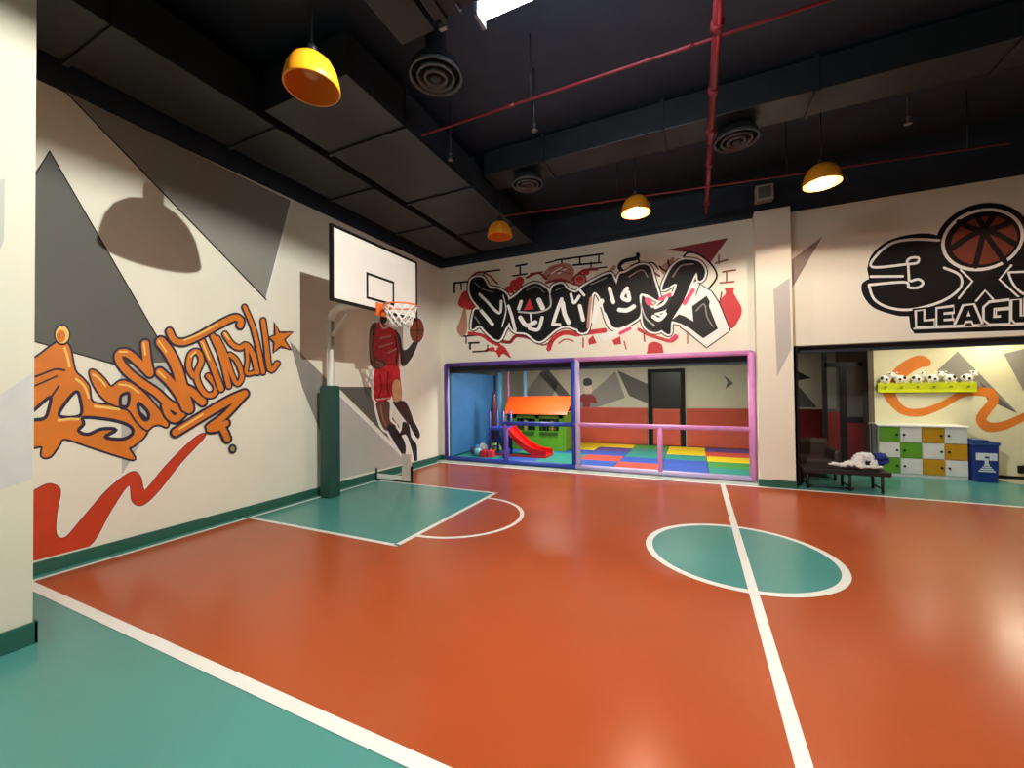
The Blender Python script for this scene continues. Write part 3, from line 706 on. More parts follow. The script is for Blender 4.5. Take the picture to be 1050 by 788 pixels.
o = duct('d', 'black duct with bright metal flanges crossing above the near court', (-1.7, 2.15, 4.22), (3.2, 2.44, 4.7), 0, [-1.62, -1.5])
duct('d', 'black side duct running from the flanged duct toward the viewer', (-2.05, -2.5, 4.22), (-1.74, 2.5, 4.7), 1, [1.6, .2])
t_ = thing('tube_lamp', 'long white tube lamp on the flanged duct at the top of the view', 'ceiling lamp', (-.5, 2.53, 4.25))
mb = MB(); mb.box((-1.40, 2.49, 4.33), (.2, 2.62, 4.37), bev=.005); mb.build('housing', STEEL, t_)
mb = MB(); mb.tube([(-1.37, 2.56, 4.26), (.17, 2.56, 4.26)], .05, 20); mb.build('tube', mat('lit cool tube', (214, 228, 240), .4, emit=52, var=0), t_)
for xa in (-1.40, .17):
    mb = MB(); mb.box((xa, 2.49, 4.19), (xa+.03, 2.63, 4.33), bev=.004); mb.build('end_cap', STEEL, t_)
mb = MB(); mb.box((-1.70, 2.49, 4.205), (-1.64, 2.52, 4.25)); mb.build('corner_angle', STEEL, o)
duct('d', 'black air duct crossing the ceiling near the back wall', (-2.7, 5.05, 4.56), (6.5, 5.5, 4.9), 0, [-1.8, -.3, 1.2, 2.7, 4.2])
def pipe(label, pts, r, joints=()):
    o = thing('sprinkler_pipe', label, 'pipe', pts[0])
    mb = MB(); mb.tube(pts, r, 12); mb.build('pipe_run', PIPE, o)
    d = (Vector(pts[-1])-Vector(pts[0])).normalized()
    for t in joints:
        p = Vector(pts[0]).lerp(Vector(pts[-1]), t)
        mb = MB(); mb.tube([p-d*.04, p+d*.04], r*1.35, 12); mb.build('pipe_coupling', PIPE, o)
        p = Vector(pts[0]).lerp(Vector(pts[-1]), min(1, t+.04))
        mb = MB(); mb.tube([p, (p.x, p.y, CEIL)], .006, 6); mb.build('pipe_hanger', DUCT, o)
    return o
pipe('thick red sprinkler main running over the court to the column', [(.2, 2.72, 4.25), (.2, 5.0, 4.25)], .035, (.3, .62, .9))
pipe('short red sprinkler pipe continuing from the main near the back wall', [(.21, 5.2, 4.3), (.21, 7.1, 4.3)], .03, (.2, .8))
pipe('long thin red sprinkler branch crossing the middle of the ceiling', [(-2.69, 3.59, 4.31), (2.7, 3.59, 4.31)], .013, (.2, .5, .8))
pipe('thin red sprinkler branch running parallel to the back wall', [tuple(PZ(515, 222, 4.25)), tuple(PZ(1035, 147, 4.25))], .011, (.25, .6, .9))
def diffuser(px, py, z, label, R):
    c = PZ(px, py, z)
    o = thing('air_diffuser', label, 'ceiling vent', tuple(c), 'round ceiling diffusers')
    mb = MB()
    for k, r in enumerate((1, .72, .45)):
        mb.lathe([(R*r, 0), (R*(r-.05), -.008-.012*k), (R*(r-.12), .035), (R*(r-.07), .05)], c, 36, closed=True)
    mb.build('vent_ring', mat('dark grey vent metal', (84, 86, 90), .4, var=.1), o)
    mb = MB(); mb.lathe([(0, -.03), (R*.2, -.02), (R*.2, .0), (0, .03)], c, 20); mb.build('vent_centre', DUCT, o)
    mb = MB(); mb.lathe([(R*.95, .05), (R*.9, .1), (R*.4, .13), (R*.38, (CEIL-c.z) if px == 447 else .15)], c, 36); mb.build('vent_neck', DUCT, o)
diffuser(447, 80, 4.35, 'round dark ceiling diffuser beside the big flanged duct', .24)
diffuser(755, 145, 4.4, 'round dark ceiling diffuser left of the lit lamp by the column', .24)
diffuser(541, 190, 4.4, 'round dark ceiling diffuser above the small orange lamp', .22)
p = PY(784, 197, 7.16)
o = thing('speaker_box', 'small grey square speaker box above the white column', 'speaker', tuple(p))
mb = MB(); mb.box((p.x-.12, 7.16, p.z-.12), (p.x+.12, 7.3, p.z+.12), bev=.008); mb.build('case', mat('grey plastic case', (176, 176, 176), .5), o)
mb = MB(); mb.box((p.x-.085, 7.15, p.z-.085), (p.x+.085, 7.17, p.z+.085))
mb.build('grille', mat('grey speaker grille', (104, 104, 108), .6, var=.3, scale=80), o)
for px, py in ((462, 162), (931, 125), (548, 132)):
    p = PZ(px, py, 4.3)
    o = thing('fire_sprinkler', {462: 'small sprinkler head below the duct above the far left corner', 931: 'small sprinkler head over the logo wall right of the column lamp', 548: 'small sprinkler head beneath the long red branch pipe'}[px], 'sprinkler', tuple(p), 'ceiling sprinkler heads')
    mb = MB(); mb.lathe([(0, -.03), (.035, -.028), (.035, -.022), (.012, -.02), (.012, .03), (.02, .05), (0, .05)], p, 14); mb.build('deflector', mat('dull sprinkler metal', (120, 118, 116), .35, metal=.4), o)
    mb = MB(); mb.tube([(p.x, p.y, p.z+.04), (p.x, p.y, CEIL)], .01, 8); mb.build('drop_pipe', DUCT, o)

# ================================================================== PLAY ROOM behind the left opening
CEILP = 2.42
mb = MB(); mb.box((XL-.9, YB+.16, CEILP), (2.9, YPLAY+.15, CEILP+.08)); struct(mb.build('ceiling_play', BLACK))
mb = MB(); mb.box((XL-.9, YPLAY, 0), (2.95, YPLAY+.15, CEILP)); wall_play = struct(mb.build('wall_play_back', mat('play room wall paint', (196, 194, 168), .65, var=.03)))
mb = MB(); mb.box((XL-1.05, YB+.16, 0), (XL-.9, YPLAY, CEILP)); struct(mb.build('wall_play_left', mat('blue grey wall', (120, 150, 176), .6)))
mb = MB(); mb.box((1.20, YB+.16, 0), (1.38, YPLAY-1.2, CEILP)); struct(mb.build('wall_divider', mat('dark divider wall', (70, 62, 56), .6)))
mb = MB(); mb.box((OPX0, YB+.17, 1.88), (OPX1+.1, YB+.26, 2.2)); struct(mb.build('trim_1', BLACK))
paint('painted_peak', 'R', wall_play, [
  ([(586, 421), (631, 381), (641, 408), (612, 418)], 1, GREY_M), ([(633, 380), (664, 394), (664, 414), (645, 406)], 1, GREY_D),
  ([(535, 408), (556, 380), (573, 392), (560, 420), (545, 420)], 1, GREY_M), ([(553, 384), (561, 378), (573, 392), (588, 410), (580, 414)], 1, GREY_D),
  ([(742, 385), (752, 393), (744, 399), (746, 392)], 1, GREY_D)])
# padded opening frame, two bays
PURP = mat('purple frame padding', (92, 58, 156), .45, var=.08); PBLUE = mat('blue frame padding', (42, 70, 178), .45, var=.08)
PPINK = mat('pink frame padding', (226, 150, 212), .45, var=.08); PLAV = mat('lavender frame padding', (206, 190, 236), .45, var=.08)
fy = YB-.03
fr = thing('play_enclosure', 'purple, blue and pink padded pipe frame around the play room opening', 'play frame', (-2.0, fy, 0))
def pad(name, a, b, r, m_):
    mb = MB(); mb.tube([a, b], r, 16); mb.build(name, m_, fr)
XMID = -2.03; XB0 = PY(519, 440, fy).x
pad('post', (-4.88, fy, .04), (-4.88, fy, 2.05), .042, PURP)
pad('top_rail', (-4.88, fy, 2.05), (XMID, fy, 2.05), .042, PURP)
pad('top_rail', (XMID, fy, 2.05), (.815, fy, 2.045), .042, PPINK)
pad('post', (XMID-.03, fy+.03, .04), (XMID-.03, fy+.03, 2.05), .05, PBLUE)
pad('post', (XMID+.045, fy, .04), (XMID+.045, fy, 2.05), .045, PLAV)
pad('post', (.815, fy, .03), (.815, fy, 2.05), .05, PPINK)
pad('bottom_rail', (-4.88, fy, .06), (XMID, fy, .06), .045, PBLUE)
pad('bottom_rail', (XMID, fy, .06), (.815, fy, .06), .045, PLAV)
pad('middle_rail', (XB0-.05, fy, .83), (XMID, fy, .84), .04, PBLUE)
pad('middle_rail', (XMID, fy, .84), (.815, fy, .84), .04, PPINK)
pad('short_post', (XB0, fy, .06), (XB0, fy, .83), .042, mat('violet frame padding', (110, 84, 190), .45))
pad('short_post', (PY(677, 460, fy).x, fy, .06), (PY(677, 460, fy).x, fy, .84), .042, PPINK)
# pale threshold strip under the frame
mb = MB(); mb.box((XL+.02, YF+.06, 0), (OPX1, YB-.02, .012)); struct(mb.build('trim_threshold', mat('pale threshold', (176, 186, 178), .4)))
# floor mats, 1 m each
MC = {'y': (234, 204, 30), 'b': (46, 88, 178), 't': (40, 140, 128), 'r': (214, 82, 66), 'p': (78, 72, 138), 'g': (62, 150, 74)}
MN = {'y': 'yellow', 'b': 'blue', 't': 'teal', 'r': 'red', 'p': 'purple', 'g': 'green'}
grid = ['tbtbrbt', 'bttrbbg', 'btbbtty', 'tbyptyr', 'bbyygyp']
GY = [7.56, 8.2, 8.85, 9.5, 10.14, 10.78]
GX = [-4.85, -3.8, -3.0, -2.2, -1.4, -.6, .2, 1.15]
ROWN = ['front row', 'second row', 'third row', 'fourth row', 'back row']
for rI in range(5):
    for cI in range(7):
        k = grid[rI][cI]
        mb = MB(); mb.box((GX[cI]+.004, GY[rI]+.004, 0), (GX[cI+1]-.004, GY[rI+1]-.004, .05), bev=.008)
        o = mb.build('floor_mat', mat(MN[k]+' foam mat', MC[k], .5, var=.05, scale=20))
        tag(o, '%s foam floor mat, %s from the play opening, %s from the left' % (MN[k], ROWN[rI], ['first', 'second', 'third', 'fourth', 'fifth', 'sixth', 'seventh'][cI]), 'floor mat', 'foam mats on the play room floor')
REDP = mat('red wall padding', (182, 74, 52), .5, var=.06, scale=4)
def padpanel(x0, x1, y, z1, label, m_=REDP, t=.06):
    mb = MB(); mb.box((x0, y-t, .05), (x1, y, z1), bev=.02); tag(mb.build('wall_pad', m_), label, 'wall pad', 'red pads along the play room wall')
padpanel(-3.0, -1.12, YPLAY, 1.0, 'long red wall pad left of the black door, below the figure sticker')
padpanel(-.2, 1.18, YPLAY, 1.0, 'red wall pad right of the black door in the play room corner')
dr = thing('door', 'black door in the play room back wall with a red padded lower half', 'door', (-.66, YPLAY, 0))
mb = MB(); mb.box((-1.10, YPLAY-.05, .0), (-1.0, YPLAY, 1.99)); mb.box((-.32, YPLAY-.05, 0), (-.22, YPLAY, 1.99)); mb.box((-1.0, YPLAY-.05, 1.9), (-.32, YPLAY, 1.99)); mb.build('door_frame', INK, dr)
mb = MB(); mb.box((-1.0, YPLAY-.035, .05), (-.32, YPLAY-.005, 1.9)); mb.build('door_leaf', mat('black door leaf', (34, 36, 34), .35), dr)
mb = MB(); mb.box((-.98, YPLAY-.09, .06), (-.34, YPLAY-.036, .98), bev=.025); mb.build('door_pad', REDP, dr)
# blue pads on the left
BLUEP = mat('blue play padding', (62, 122, 178), .5, var=.06, scale=4)
mb = MB(); mb.box((XL+.06, YB+.2, .05), (XL+.12, 9.75, 1.9), bev=.02); tag(mb.build('wall_pad', BLUEP), 'big blue wall pad on the left side of the play room', 'wall pad')
mb = MB(); mb.tube([(-4.72, 9.6, .05), (-4.72, 9.6, 1.95)], .09, 16); tag(mb.build('padded_post', mat('light blue padding', (96, 156, 200), .5)), 'light blue padded post at the end of the blue wall pad', 'post')
mb = MB(); mb.tube([(-4.2, 10.1, .05), (-4.2, 10.1, 2.4)], .06, 16); tag(mb.build('padded_post', mat('pale blue padding', (126, 172, 206), .5)), 'pale blue post rising behind the orange playhouse roof', 'post')
mb = MB(); mb.tube([(-4.42, 9.5, .05), (-4.42, 9.5, 2.3)], .035, 12); tag(mb.build('padded_post', mat('rose padding', (176, 110, 150), .5)), 'thin rose coloured post beside the blue posts', 'post')
# tall dark punching cone
tt = thing('punch_toy', 'tall dark red pointed punching toy standing before the blue pad', 'toy', (-4.38, 8.6, .05))
mb = MB(); mb.lathe([(0, .0), (.07, .0), (.10, .05), (.10, .4), (.085, .8), (.055, 1.1), (0, 1.28)], (-4.38, 8.6, .25), 20); mb.build('toy_body', mat('dark maroon vinyl', (70, 34, 52), .4), tt)
mb = MB(); mb.lathe([(0, 0), (.16, 0), (.17, .05), (.13, .14), (.09, .2), (0, .2)], (-4.38, 8.6, .05), 20); mb.build('toy_base', mat('lime plastic', (150, 180, 60), .4), tt)
# playhouse
hy = 9.0
hx0 = PY(526, 440, hy).x; hx1 = PY(577, 440, hy).x; hxr = PY(584, 440, hy).x+.25
GRN = mat('green plastic', (92, 158, 40), .4, var=.05); ORP = mat('orange plastic', (226, 82, 22), .4, var=.05); GRD = mat('dark green plastic', (40, 92, 36), .4)
hs = thing('playhouse', 'green plastic playhouse with an orange roof in the play room', 'playhouse', ((hx0+hx1)/2, hy, .05))
zt = PY(550, 425, hy).z
mb = MB()
mb.box((hx0, hy, .05), (hx1, hy+.06, .52)); mb.box((hx0, hy, .52), (hx0+.1, hy+.06, zt)); mb.box((hx1-.1, hy, .52), (hx1, hy+.06, zt)); mb.box(((hx0+hx1)/2-.05, hy, .52), ((hx0+hx1)/2+.05, hy+.06, zt)); mb.box((hx0, hy, zt-.1), (hx1, hy+.06, zt))
mb.build('front_wall', GRN, hs)
for xa in (hx0-.07, hx1):
    mb = MB(); mb.box((xa, hy, .05), (xa+.07, hy+.76, zt), bev=.01); mb.build('side_wall', GRN, hs)
mb = MB(); mb.box((hx0, hy+.76, .05), (hx1, hy+.82, zt)); mb.build('rear_wall', GRD, hs)
for x0, x1 in ((hx0+.12, (hx0+hx1)/2-.07), ((hx0+hx1)/2+.07, hx1-.12)):
    mb = MB(); mb.box((x0, hy-.03, .44), (x1, hy+.0, .50), bev=.008); mb.build('window_box', GRD, hs)
    mb = MB(); n_ = 4
    for i in range(n_):
        xx = x0+(x1-x0)*(i+.5)/n_; mb.box((xx-.012, hy-.01, .52), (xx+.012, hy+.01, zt-.1))
    mb.build('window_bars', GRD, hs)
za, zb = PY(545, 423, hy).z-.02, PY(575, 409, hy).z
mb = MB(); mb.prism([(hx0-.16, hy-.14, za-.02), (hx1+.14, hy-.14, za-.02), (hx1+.18, hy+.30, zb), (hx0-.26, hy+.30, zb)], (0, .03, .05))
mb.prism([(hx1+.18, hy+.33, zb), (hx0-.26, hy+.33, zb), (hx0-.16, hy+.9, za), (hx1+.14, hy+.9, za)], (0, .0, .05)); mb.build('roof', ORP, hs)
for x_ in (hx0+.28, hx1-.32):
    d_ = thing('doll', 'small doll in yellow %s window of the green playhouse' % ('in the left' if x_ < (hx0+hx1)/2 else 'in the right'), 'doll', (x_, hy+.15, .45), 'dolls in the playhouse windows')
    mb = MB(); mb.lathe([(0, 0), (.06, 0), (.07, .1), (.03, .2), (0, .21)], (x_, hy+.15, .47), 14); mb.build('dress', mat('yellow cloth', (226, 190, 70), .7), d_)
    mb = MB(); mb.ball((x_, hy+.15, .72), .055); mb.build('head', mat('doll skin', (232, 190, 160), .6), d_)
    mb = MB(); mb.ball((x_, hy+.165, .745), .055); mb.build('hair', mat('dark hair', (40, 26, 22), .7), d_)
# slide with its platform
sy0 = 8.25
REDPL = mat('red plastic slide', (214, 30, 28), .3, var=.05)
sl = thing('toddler_slide', 'small red plastic slide in front of the green playhouse', 'slide', (-3.5, sy0, .05))
path = [PY(x, y, sy0) for x, y in ((521, 438), (526, 444), (533, 452), (541, 459), (550, 464), (558, 466), (563, 466.5))]
mb = MB()
W = .2
for i in range(len(path)-1):
    a, b = path[i], path[i+1]
    up = Vector((0, 0, .035)); wv = Vector((0, W, 0)); sd = Vector((0, .03, 0)); h_ = Vector((0, 0, .11))
    mb.face([a-wv, b-wv, b+wv, a+wv]); mb.face([a-wv-up, a+wv-up, b+wv-up, b-wv-up])
    for s_ in (-1, 1):
        A, B = a+wv*s_, b+wv*s_
        A2, B2 = A+sd*s_, B+sd*s_
        mb.face([A, B, B+h_, A+h_]); mb.face([A2-up, A2+h_, B2+h_, B2-up]); mb.face([A+h_, B+h_, B2+h_, A2+h_]); mb.face([A-up, A2-up, B2-up, B-up])
mb.build('chute', REDPL, sl)
e = path[-1]
mb = MB(); mb.box((e.x-.08, sy0-W-.03, .05), (e.x+.02, sy0+W+.03, max(.1, e.z-.02)), bev=.01); mb.build('chute_foot', REDPL, sl)
t0 = path[0]
mb = MB(); mb.box((t0.x-.4, sy0-W-.02, t0.z-.06), (t0.x+.02, sy0+W+.02, t0.z), bev=.01); mb.build('platform', PBLUE, sl)
for dx in (-.36, -.02):
    for dy in (-W, W):
        mb = MB(); mb.tube([(t0.x+dx, sy0+dy, .05), (t0.x+dx, sy0+dy, t0.z+.36)], .028, 10); mb.build('leg', mat('indigo plastic', (58, 62, 140), .4), sl)
mb = MB(); mb.box((t0.x-.55, sy0-W-.04, .05), (e.x, sy0-W+.0, .09), bev=.008); mb.build('base_rail', REDPL, sl)
for i in range(3):
    mb = MB(); mb.box((t0.x-.43, sy0-W, .18+.16*i), (t0.x-.39, sy0+W, .21+.16*i)); mb.build('ladder_rung', PBLUE, sl)
# loose toys in the left corner
TOY = [(-4.6, 8.0, .09, (60, 66, 110), 'dark blue ball among the toys by the blue pad'), (-4.5, 8.25, .11, (226, 222, 216), 'white ball among the toys by the blue pad'), (-4.38, 7.8, .09, (120, 190, 210), 'light blue ball among the toys beside the slide'), (-3.72, 7.8, .08, (120, 60, 160), 'purple ball among the toys beside the slide ladder')]
for x, y, r, c, lb in TOY:
    mb = MB(); mb.ball((x, y, .05+r), r); mb.tube([(x+r*1.003*math.cos(2*PI*i/24), y, .05+r+r*1.003*math.sin(2*PI*i/24)) for i in range(24)], .006, 6, closed=True)
    tag(mb.build('toy_ball', mat(lb, c, .4)), lb, 'ball', 'toy balls in the play room')
for i, (x, y, c, lb) in enumerate([(-4.05, 7.78, (230, 60, 80), 'red'), (-4.7, 8.35, (60, 150, 220), 'light blue'), (-4.2, 7.72, (200, 40, 60), 'crimson')]):
    mb = MB(); mb.box((x-.07, y-.07, .05), (x+.07, y+.07, .19), bev=.015); mb.lathe([(0, .18), (.035, .18), (.035, .215), (0, .215)], (x, y, 0), 14)
    tag(mb.build('toy_block', mat(lb+' toy plastic', c, .4)), lb+' toy block on the floor near the slide', 'toy block', 'toy blocks in the play room')
# figure sticker on the play wall
fs = thing('wall_sticker', 'small figure sticker with dark hair and red clothes above the red pads', 'wall sticker', tuple(PY(603, 400, YPLAY)))
for n_, p, c, l_ in (('hair', [(598, 393), (599, 389), (604, 388), (607, 391), (606, 395), (600, 396)], (36, 44, 36), 3), ('face', [(599, 395), (606, 395), (607, 402), (604, 405), (600, 404)], (228, 206, 186), 2), ('shirt', [(596, 405), (604, 404), (610, 407), (612, 414), (606, 413), (604, 419), (598, 418), (597, 412), (594, 413)], (140, 48, 48), 2)):
    mb = MB(); fill(mb, 'R', p, l_, mat('sticker '+n_, c, .5), sm=True); mb.build(n_, None, fs)
# lights of the play room: two flush ceiling panels
for x in (-3.0, -.4):
    o = thing('ceiling_panel', 'flush white ceiling light on the %s side of the play room' % ('left' if x < -2 else 'right'), 'ceiling lamp', (x, 8.3, CEILP), 'flush lights of the play room')
    mb = MB(); mb.box((x-.45, 7.85, CEILP-.03), (x+.45, 8.75, CEILP)); mb.build('diffuser', mat('lit diffuser', (255, 250, 235), .5, emit=3), o)
    area('panel_light', (x, 8.3, CEILP-.035), .85, P_PLAY, (1, .97, .86))

# ================================================================== LOCKER CORNER behind the right opening
CEILK = 2.42
mb = MB(); mb.box((2.9, YB+.16, CEILK), (XR, YLOCK+.15, CEILK+.08)); struct(mb.build('ceiling_lockers', BLACK))
LKW = mat('locker corner wall paint', (226, 220, 184), .65, var=.03)
mb = MB(); mb.box((2.88, YLOCK, 0), (XR, YLOCK+.12, CEILK)); wall_lock = struct(mb.build('wall_lockers', LKW))
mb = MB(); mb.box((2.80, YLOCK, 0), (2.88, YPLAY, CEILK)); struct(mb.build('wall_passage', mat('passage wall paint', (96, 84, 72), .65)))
mb = MB(); mb.box((RX0-.04, YB+.16, 2.02), (XR, YB+.24, 2.3)); struct(mb.build('trim_2', BLACK))
mb = MB(); mb.box((CX1+.005, YB, 0), (RX0+.03, YB+.2, RZ)); struct(mb.build('trim_3', INK))
skirt('baseboard_lockers', (4.3, YLOCK-.016), (XR, YLOCK), .05, INK)
paint('painted_peaks', 'K', wall_lock, [([(960, 381), (982, 360.5), (1043, 423), (1005, 403), (985, 392)], 1, GREY_M), ([(1005, 392), (1043, 424), (1012, 410)], 2, GREY_D), ([(1029, 363), (1075, 352), (1075, 420), (1050, 402)], 1, GREY_M)])
sq = thing('wall_mural', 'orange paint squiggle looping over the locker corner wall', 'mural', tuple(PY(960, 400, YLOCK)))
mb = MB()
OR2 = mat('orange squiggle paint', (222, 124, 40), .55)
stroke(mb, 'K', [(950, 372), (943, 371), (930, 377), (918, 388), (911, 400), (917, 413), (928, 422), (945, 423), (965, 416), (985, 405), (1000, 402), (1014, 403), (1019, 410), (1012, 420), (1006, 430), (1013, 438), (1028, 437), (1045, 430), (1075, 415)],
       [9, 13, 14, 14, 13, 10, 8, 8, 7, 7, 8, 10, 10, 10, 11, 10, 9, 8, 8], 1+2, OR2)
mb.build('paint_stroke', None, sq)
# lockers: one cabinet of twelve doors
yl = 8.72
lx0 = PY(902, 489, yl).x; lx1 = PY(993.5, 492, yl).x; lzt = PY(945, 438, yl).z
lk = thing('locker_cabinet', 'white locker cabinet with green and mustard doors against the locker corner wall', 'locker', ((lx0+lx1)/2, yl, 0))
mb = MB(); mb.box((lx0, yl+.012, 0), (lx1, YLOCK-.005, lzt)); mb.build('body', PWHITE, lk)
mb = MB(); mb.box((lx0-.02, yl-.03, lzt), (lx1+.02, YLOCK-.002, lzt+.025), bev=.005); mb.build('top_board', WHITE, lk)
LC = {'g': mat('green locker door', (96, 156, 44), .4), 'w': mat('white locker door', (224, 222, 218), .4), 'o': mat('mustard locker door', (198, 142, 26), .4)}
NM = {'g': 'green locker door', 'w': 'white locker door', 'o': 'mustard locker door'}
rows = ['gwow', 'wgwo', 'gwow']
cw = (lx1-lx0)/4; rh = (lzt-.05)/3
for r_i, row in enumerate(rows):
    for c_i, k in enumerate(row):
        x0 = lx0+cw*c_i+.006; x1 = x0+cw-.012; z1 = lzt-.008-rh*r_i; z0 = z1-rh+.012
        mb = MB(); mb.box((x0, yl-.012, z0), (x1, yl+.012, z1), bev=.004)
        d_ = mb.build('door', LC[k], lk); d_['label'] = NM[k]
        hx = x1-.04 if c_i % 2 == 0 else x0+.04
        mb = MB(); mb.lathe([(0, 0), (.014, 0), (.018, .012), (.014, .022), (0, .024)], (0, 0, 0), 12)
        for v in mb.bm.verts: v.co = Vector((v.co.x+hx, yl-.012-v.co.z, v.co.y+(z0+z1)/2))
        mb.build('knob', INK, d_)
# grey side post left of the lockers
mb = MB(); mb.box((lx0-.075, yl+.02, 0), (lx0-.025, yl+.1, lzt+.04), bev=.006); tag(mb.build('upright_post', mat('grey steel post', (110, 110, 108), .4, metal=.3)), 'grey upright post at the left side of the lockers', 'post')
# blue bin
BINB = mat('blue bin plastic', (28, 52, 132), .4, var=.05)
bx0 = PY(996.5, 494, 8.62).x+.03; bx1 = PY(1025.5, 495, 8.62).x; bz = PY(1010, 455, 8.62).z
bn = thing('rubbish_bin', 'dark blue plastic bin with a white label beside the lockers', 'bin', ((bx0+bx1)/2, 8.75, 0))
mb = MB(); mb.prism([(bx0+.015, 8.63, .0), (bx1-.015, 8.63, .0), (bx1, 8.62, bz), (bx0, 8.62, bz)], (0, .3, 0)); mb.build('bin_body', BINB, bn)
mb = MB(); mb.box((bx0-.015, 8.605, bz-.03), (bx1+.015, 8.935, bz+.02), bev=.008); mb.box((bx0+.02, 8.64, bz+.02), (bx1-.1, 8.9, bz+.05), bev=.01); mb.build('lid', mat('blue bin lid', (44, 76, 140), .4), bn)
xm = (bx0+bx1)/2
mb = MB()
for x0, z0, x1, z1 in ((-.115, .34, -.02, .45), (-.02, .40, .03, .45), (.03, .34, .115, .45), (-.02, .27, .02, .37)): mb.box((xm+x0, 8.612, z0), (xm+x1, 8.622, z1))
for k_ in range(4): mb.box((xm-.03-.02*k_, 8.612, .255-.03*k_), (xm+.03+.02*k_, 8.622, .275-.03*k_))
mb.build('label_sticker', mat('pale label print', (214, 222, 232), .5, var=.2, scale=60), bn)
# small black socket box on the floor at the right edge
p = PZ(1046, 488, 0.06)
mb = MB(); mb.box((p.x-.03, YLOCK-.05, .1), (p.x+.2, YLOCK, .22), bev=.006); mb.lathe([(.03, .0), (.03, .01), (0, .01)], (p.x+.05, YLOCK-.03, .22), 12); tag(mb.build('floor_box', INK), 'small black box low on the locker corner wall at the right edge', 'box')
# cow coat rack
cy = YLOCK-.02
rk = thing('coat_rack', 'green and yellow meadow coat rack with spotted cows above the lockers', 'coat rack', tuple(PY(945, 398, cy)))
rx0, rx1 = PY(899, 400, cy).x, PY(1000, 400, cy).x
rz0, rz1 = PY(950, 402.5, cy).z, PY(950, 393, cy).z
mb = MB()
top = []
nG = 40
for i in range(nG+1):
    x = rx0+(rx1-rx0)*i/nG; top.append((x, cy, rz1+(.012 if i % 2 else -.004)+.008*math.sin(i*1.3)))
mb.prism([(rx0, cy, rz0), (rx1, cy, rz0)]+top[::-1], (0, -.05, 0)); mb.build('meadow_board', mat('meadow green yellow paint', (206, 214, 36), .45, var=.22, scale=2.2), rk)
COWW = mat('white cow paint', (240, 238, 230), .5); COWB = mat('black cow patch', (32, 30, 30), .5)
def cow(x, flip):
    d = -1 if flip else 1
    z = rz1; K = 1.35
    mb = MB()
    mb.ball((x, cy-.03, z+.055*K), .086, .03, .05*K, COWW, 18)
    mb.ball((x+d*.08, cy-.037, z+.10*K), .04, .03, .04*K, COWW, 14)
    mb.ball((x+d*.102, cy-.042, z+.085*K), .022, .026, .02, COWW, 12)
    for e_ in (-.032, .03): mb.ball((x+d*.08+e_, cy-.03, z+.137*K), .02, .01, .011, COWW, 10)
    for l_ in (-.05, -.02, .03, .055): mb.tube([(x+l_, cy-.03, z+.04), (x+l_, cy-.03, z-.02)], .011, 8, COWW)
    cw_ = mb.build('cow', None, rk)
    for a, b, r, q in ((-.045, .07, .022, .02), (.012, .052, .026, .02), (.07, .118, .018, .016), (.1, .086, .008, .008)):
        mb = MB(); mb.ball((x+d*a, cy-.052, z+b*K), r*1.1, .009, q*K*1.1, COWB, 12); mb.build('cow_patch', COWB, cw_)
    mb = MB(); mb.box((x-.01, cy-.085, z-.07), (x+.01, cy-.045, z-.05)); mb.build('hook_peg', mat('olive peg', (120, 120, 40), .5), cw_)
nC = 6
for i in range(nC): cow(rx0+(rx1-rx0)*(i+.5)/nC, i % 3 == 1)
# dark glazed partition with a door, left of the lockers
gd = thing('glazed_door', 'black framed glass door beyond the bench with dark red lower panels', 'door', (2.2, 9.3, 0))
gy = 9.35
xs = [PY(x, 420, gy).x for x in (846, 865, 889, 893)]
gzt = PY(870, 376, gy).z
DM = mat('black door metal', (22, 20, 20), .4); MAR = mat('dark red door panel', (112, 28, 30), .45)
mb = MB(); mb.box((xs[0]-.03, gy, 0), (xs[0]+.04, gy+.06, CEILK)); mb.build('door_post', DM, gd)
mb = MB(); mb.box((xs[1]-.05, gy, 0), (xs[1]+.05, gy+.06, gzt)); mb.build('door_post', DM, gd)
mb = MB(); mb.box((xs[2]-.04, gy, 0), (xs[3]+.06, gy+.06, CEILK)); mb.build('door_post', DM, gd)
mb = MB(); mb.box((xs[0], gy, gzt), (xs[3], gy+.06, gzt+.08)); mb.build('head_rail', DM, gd)
zm = PY(876, 431, gy).z
mb = MB(); mb.box((xs[1]+.05, gy+.005, zm-.05), (xs[2]-.04, gy+.055, zm+.05)); mb.build('mid_rail', DM, gd)
mb = MB(); mb.box((xs[1]+.05, gy+.015, .03), (xs[2]-.04, gy+.045, zm-.05)); mb.build('lower_panel', MAR, gd)
mb = MB(); mb.box((xs[0]+.04, gy+.015, .03), (xs[1]-.05, gy+.045, 1.02)); mb.build('lower_panel', MAR, gd)
mb = MB(); mb.box((xs[1]+.05, gy+.025, zm+.05), (xs[2]-.04, gy+.035, gzt)); mb.build('glass_pane', ACR, gd)
mb = MB(); mb.box((xs[0]+.04, gy+.025, 1.02), (xs[1]-.05, gy+.035, gzt)); mb.build('glass_pane', ACR, gd)
mb = MB(); mb.box((1.42, YPLAY-.06, .03), (2.78, YPLAY, 1.0), bev=.02); tag(mb.build('wall_pad', MAR), 'dark red pad on the passage wall behind the glass door', 'wall pad')
paint('painted_dark_peak', 'R', wall_play, [([(808, 376), (832, 388), (808, 392)], 1, INK2), ([(815, 392), (838, 418), (810, 418)], 1, GREY_D)])
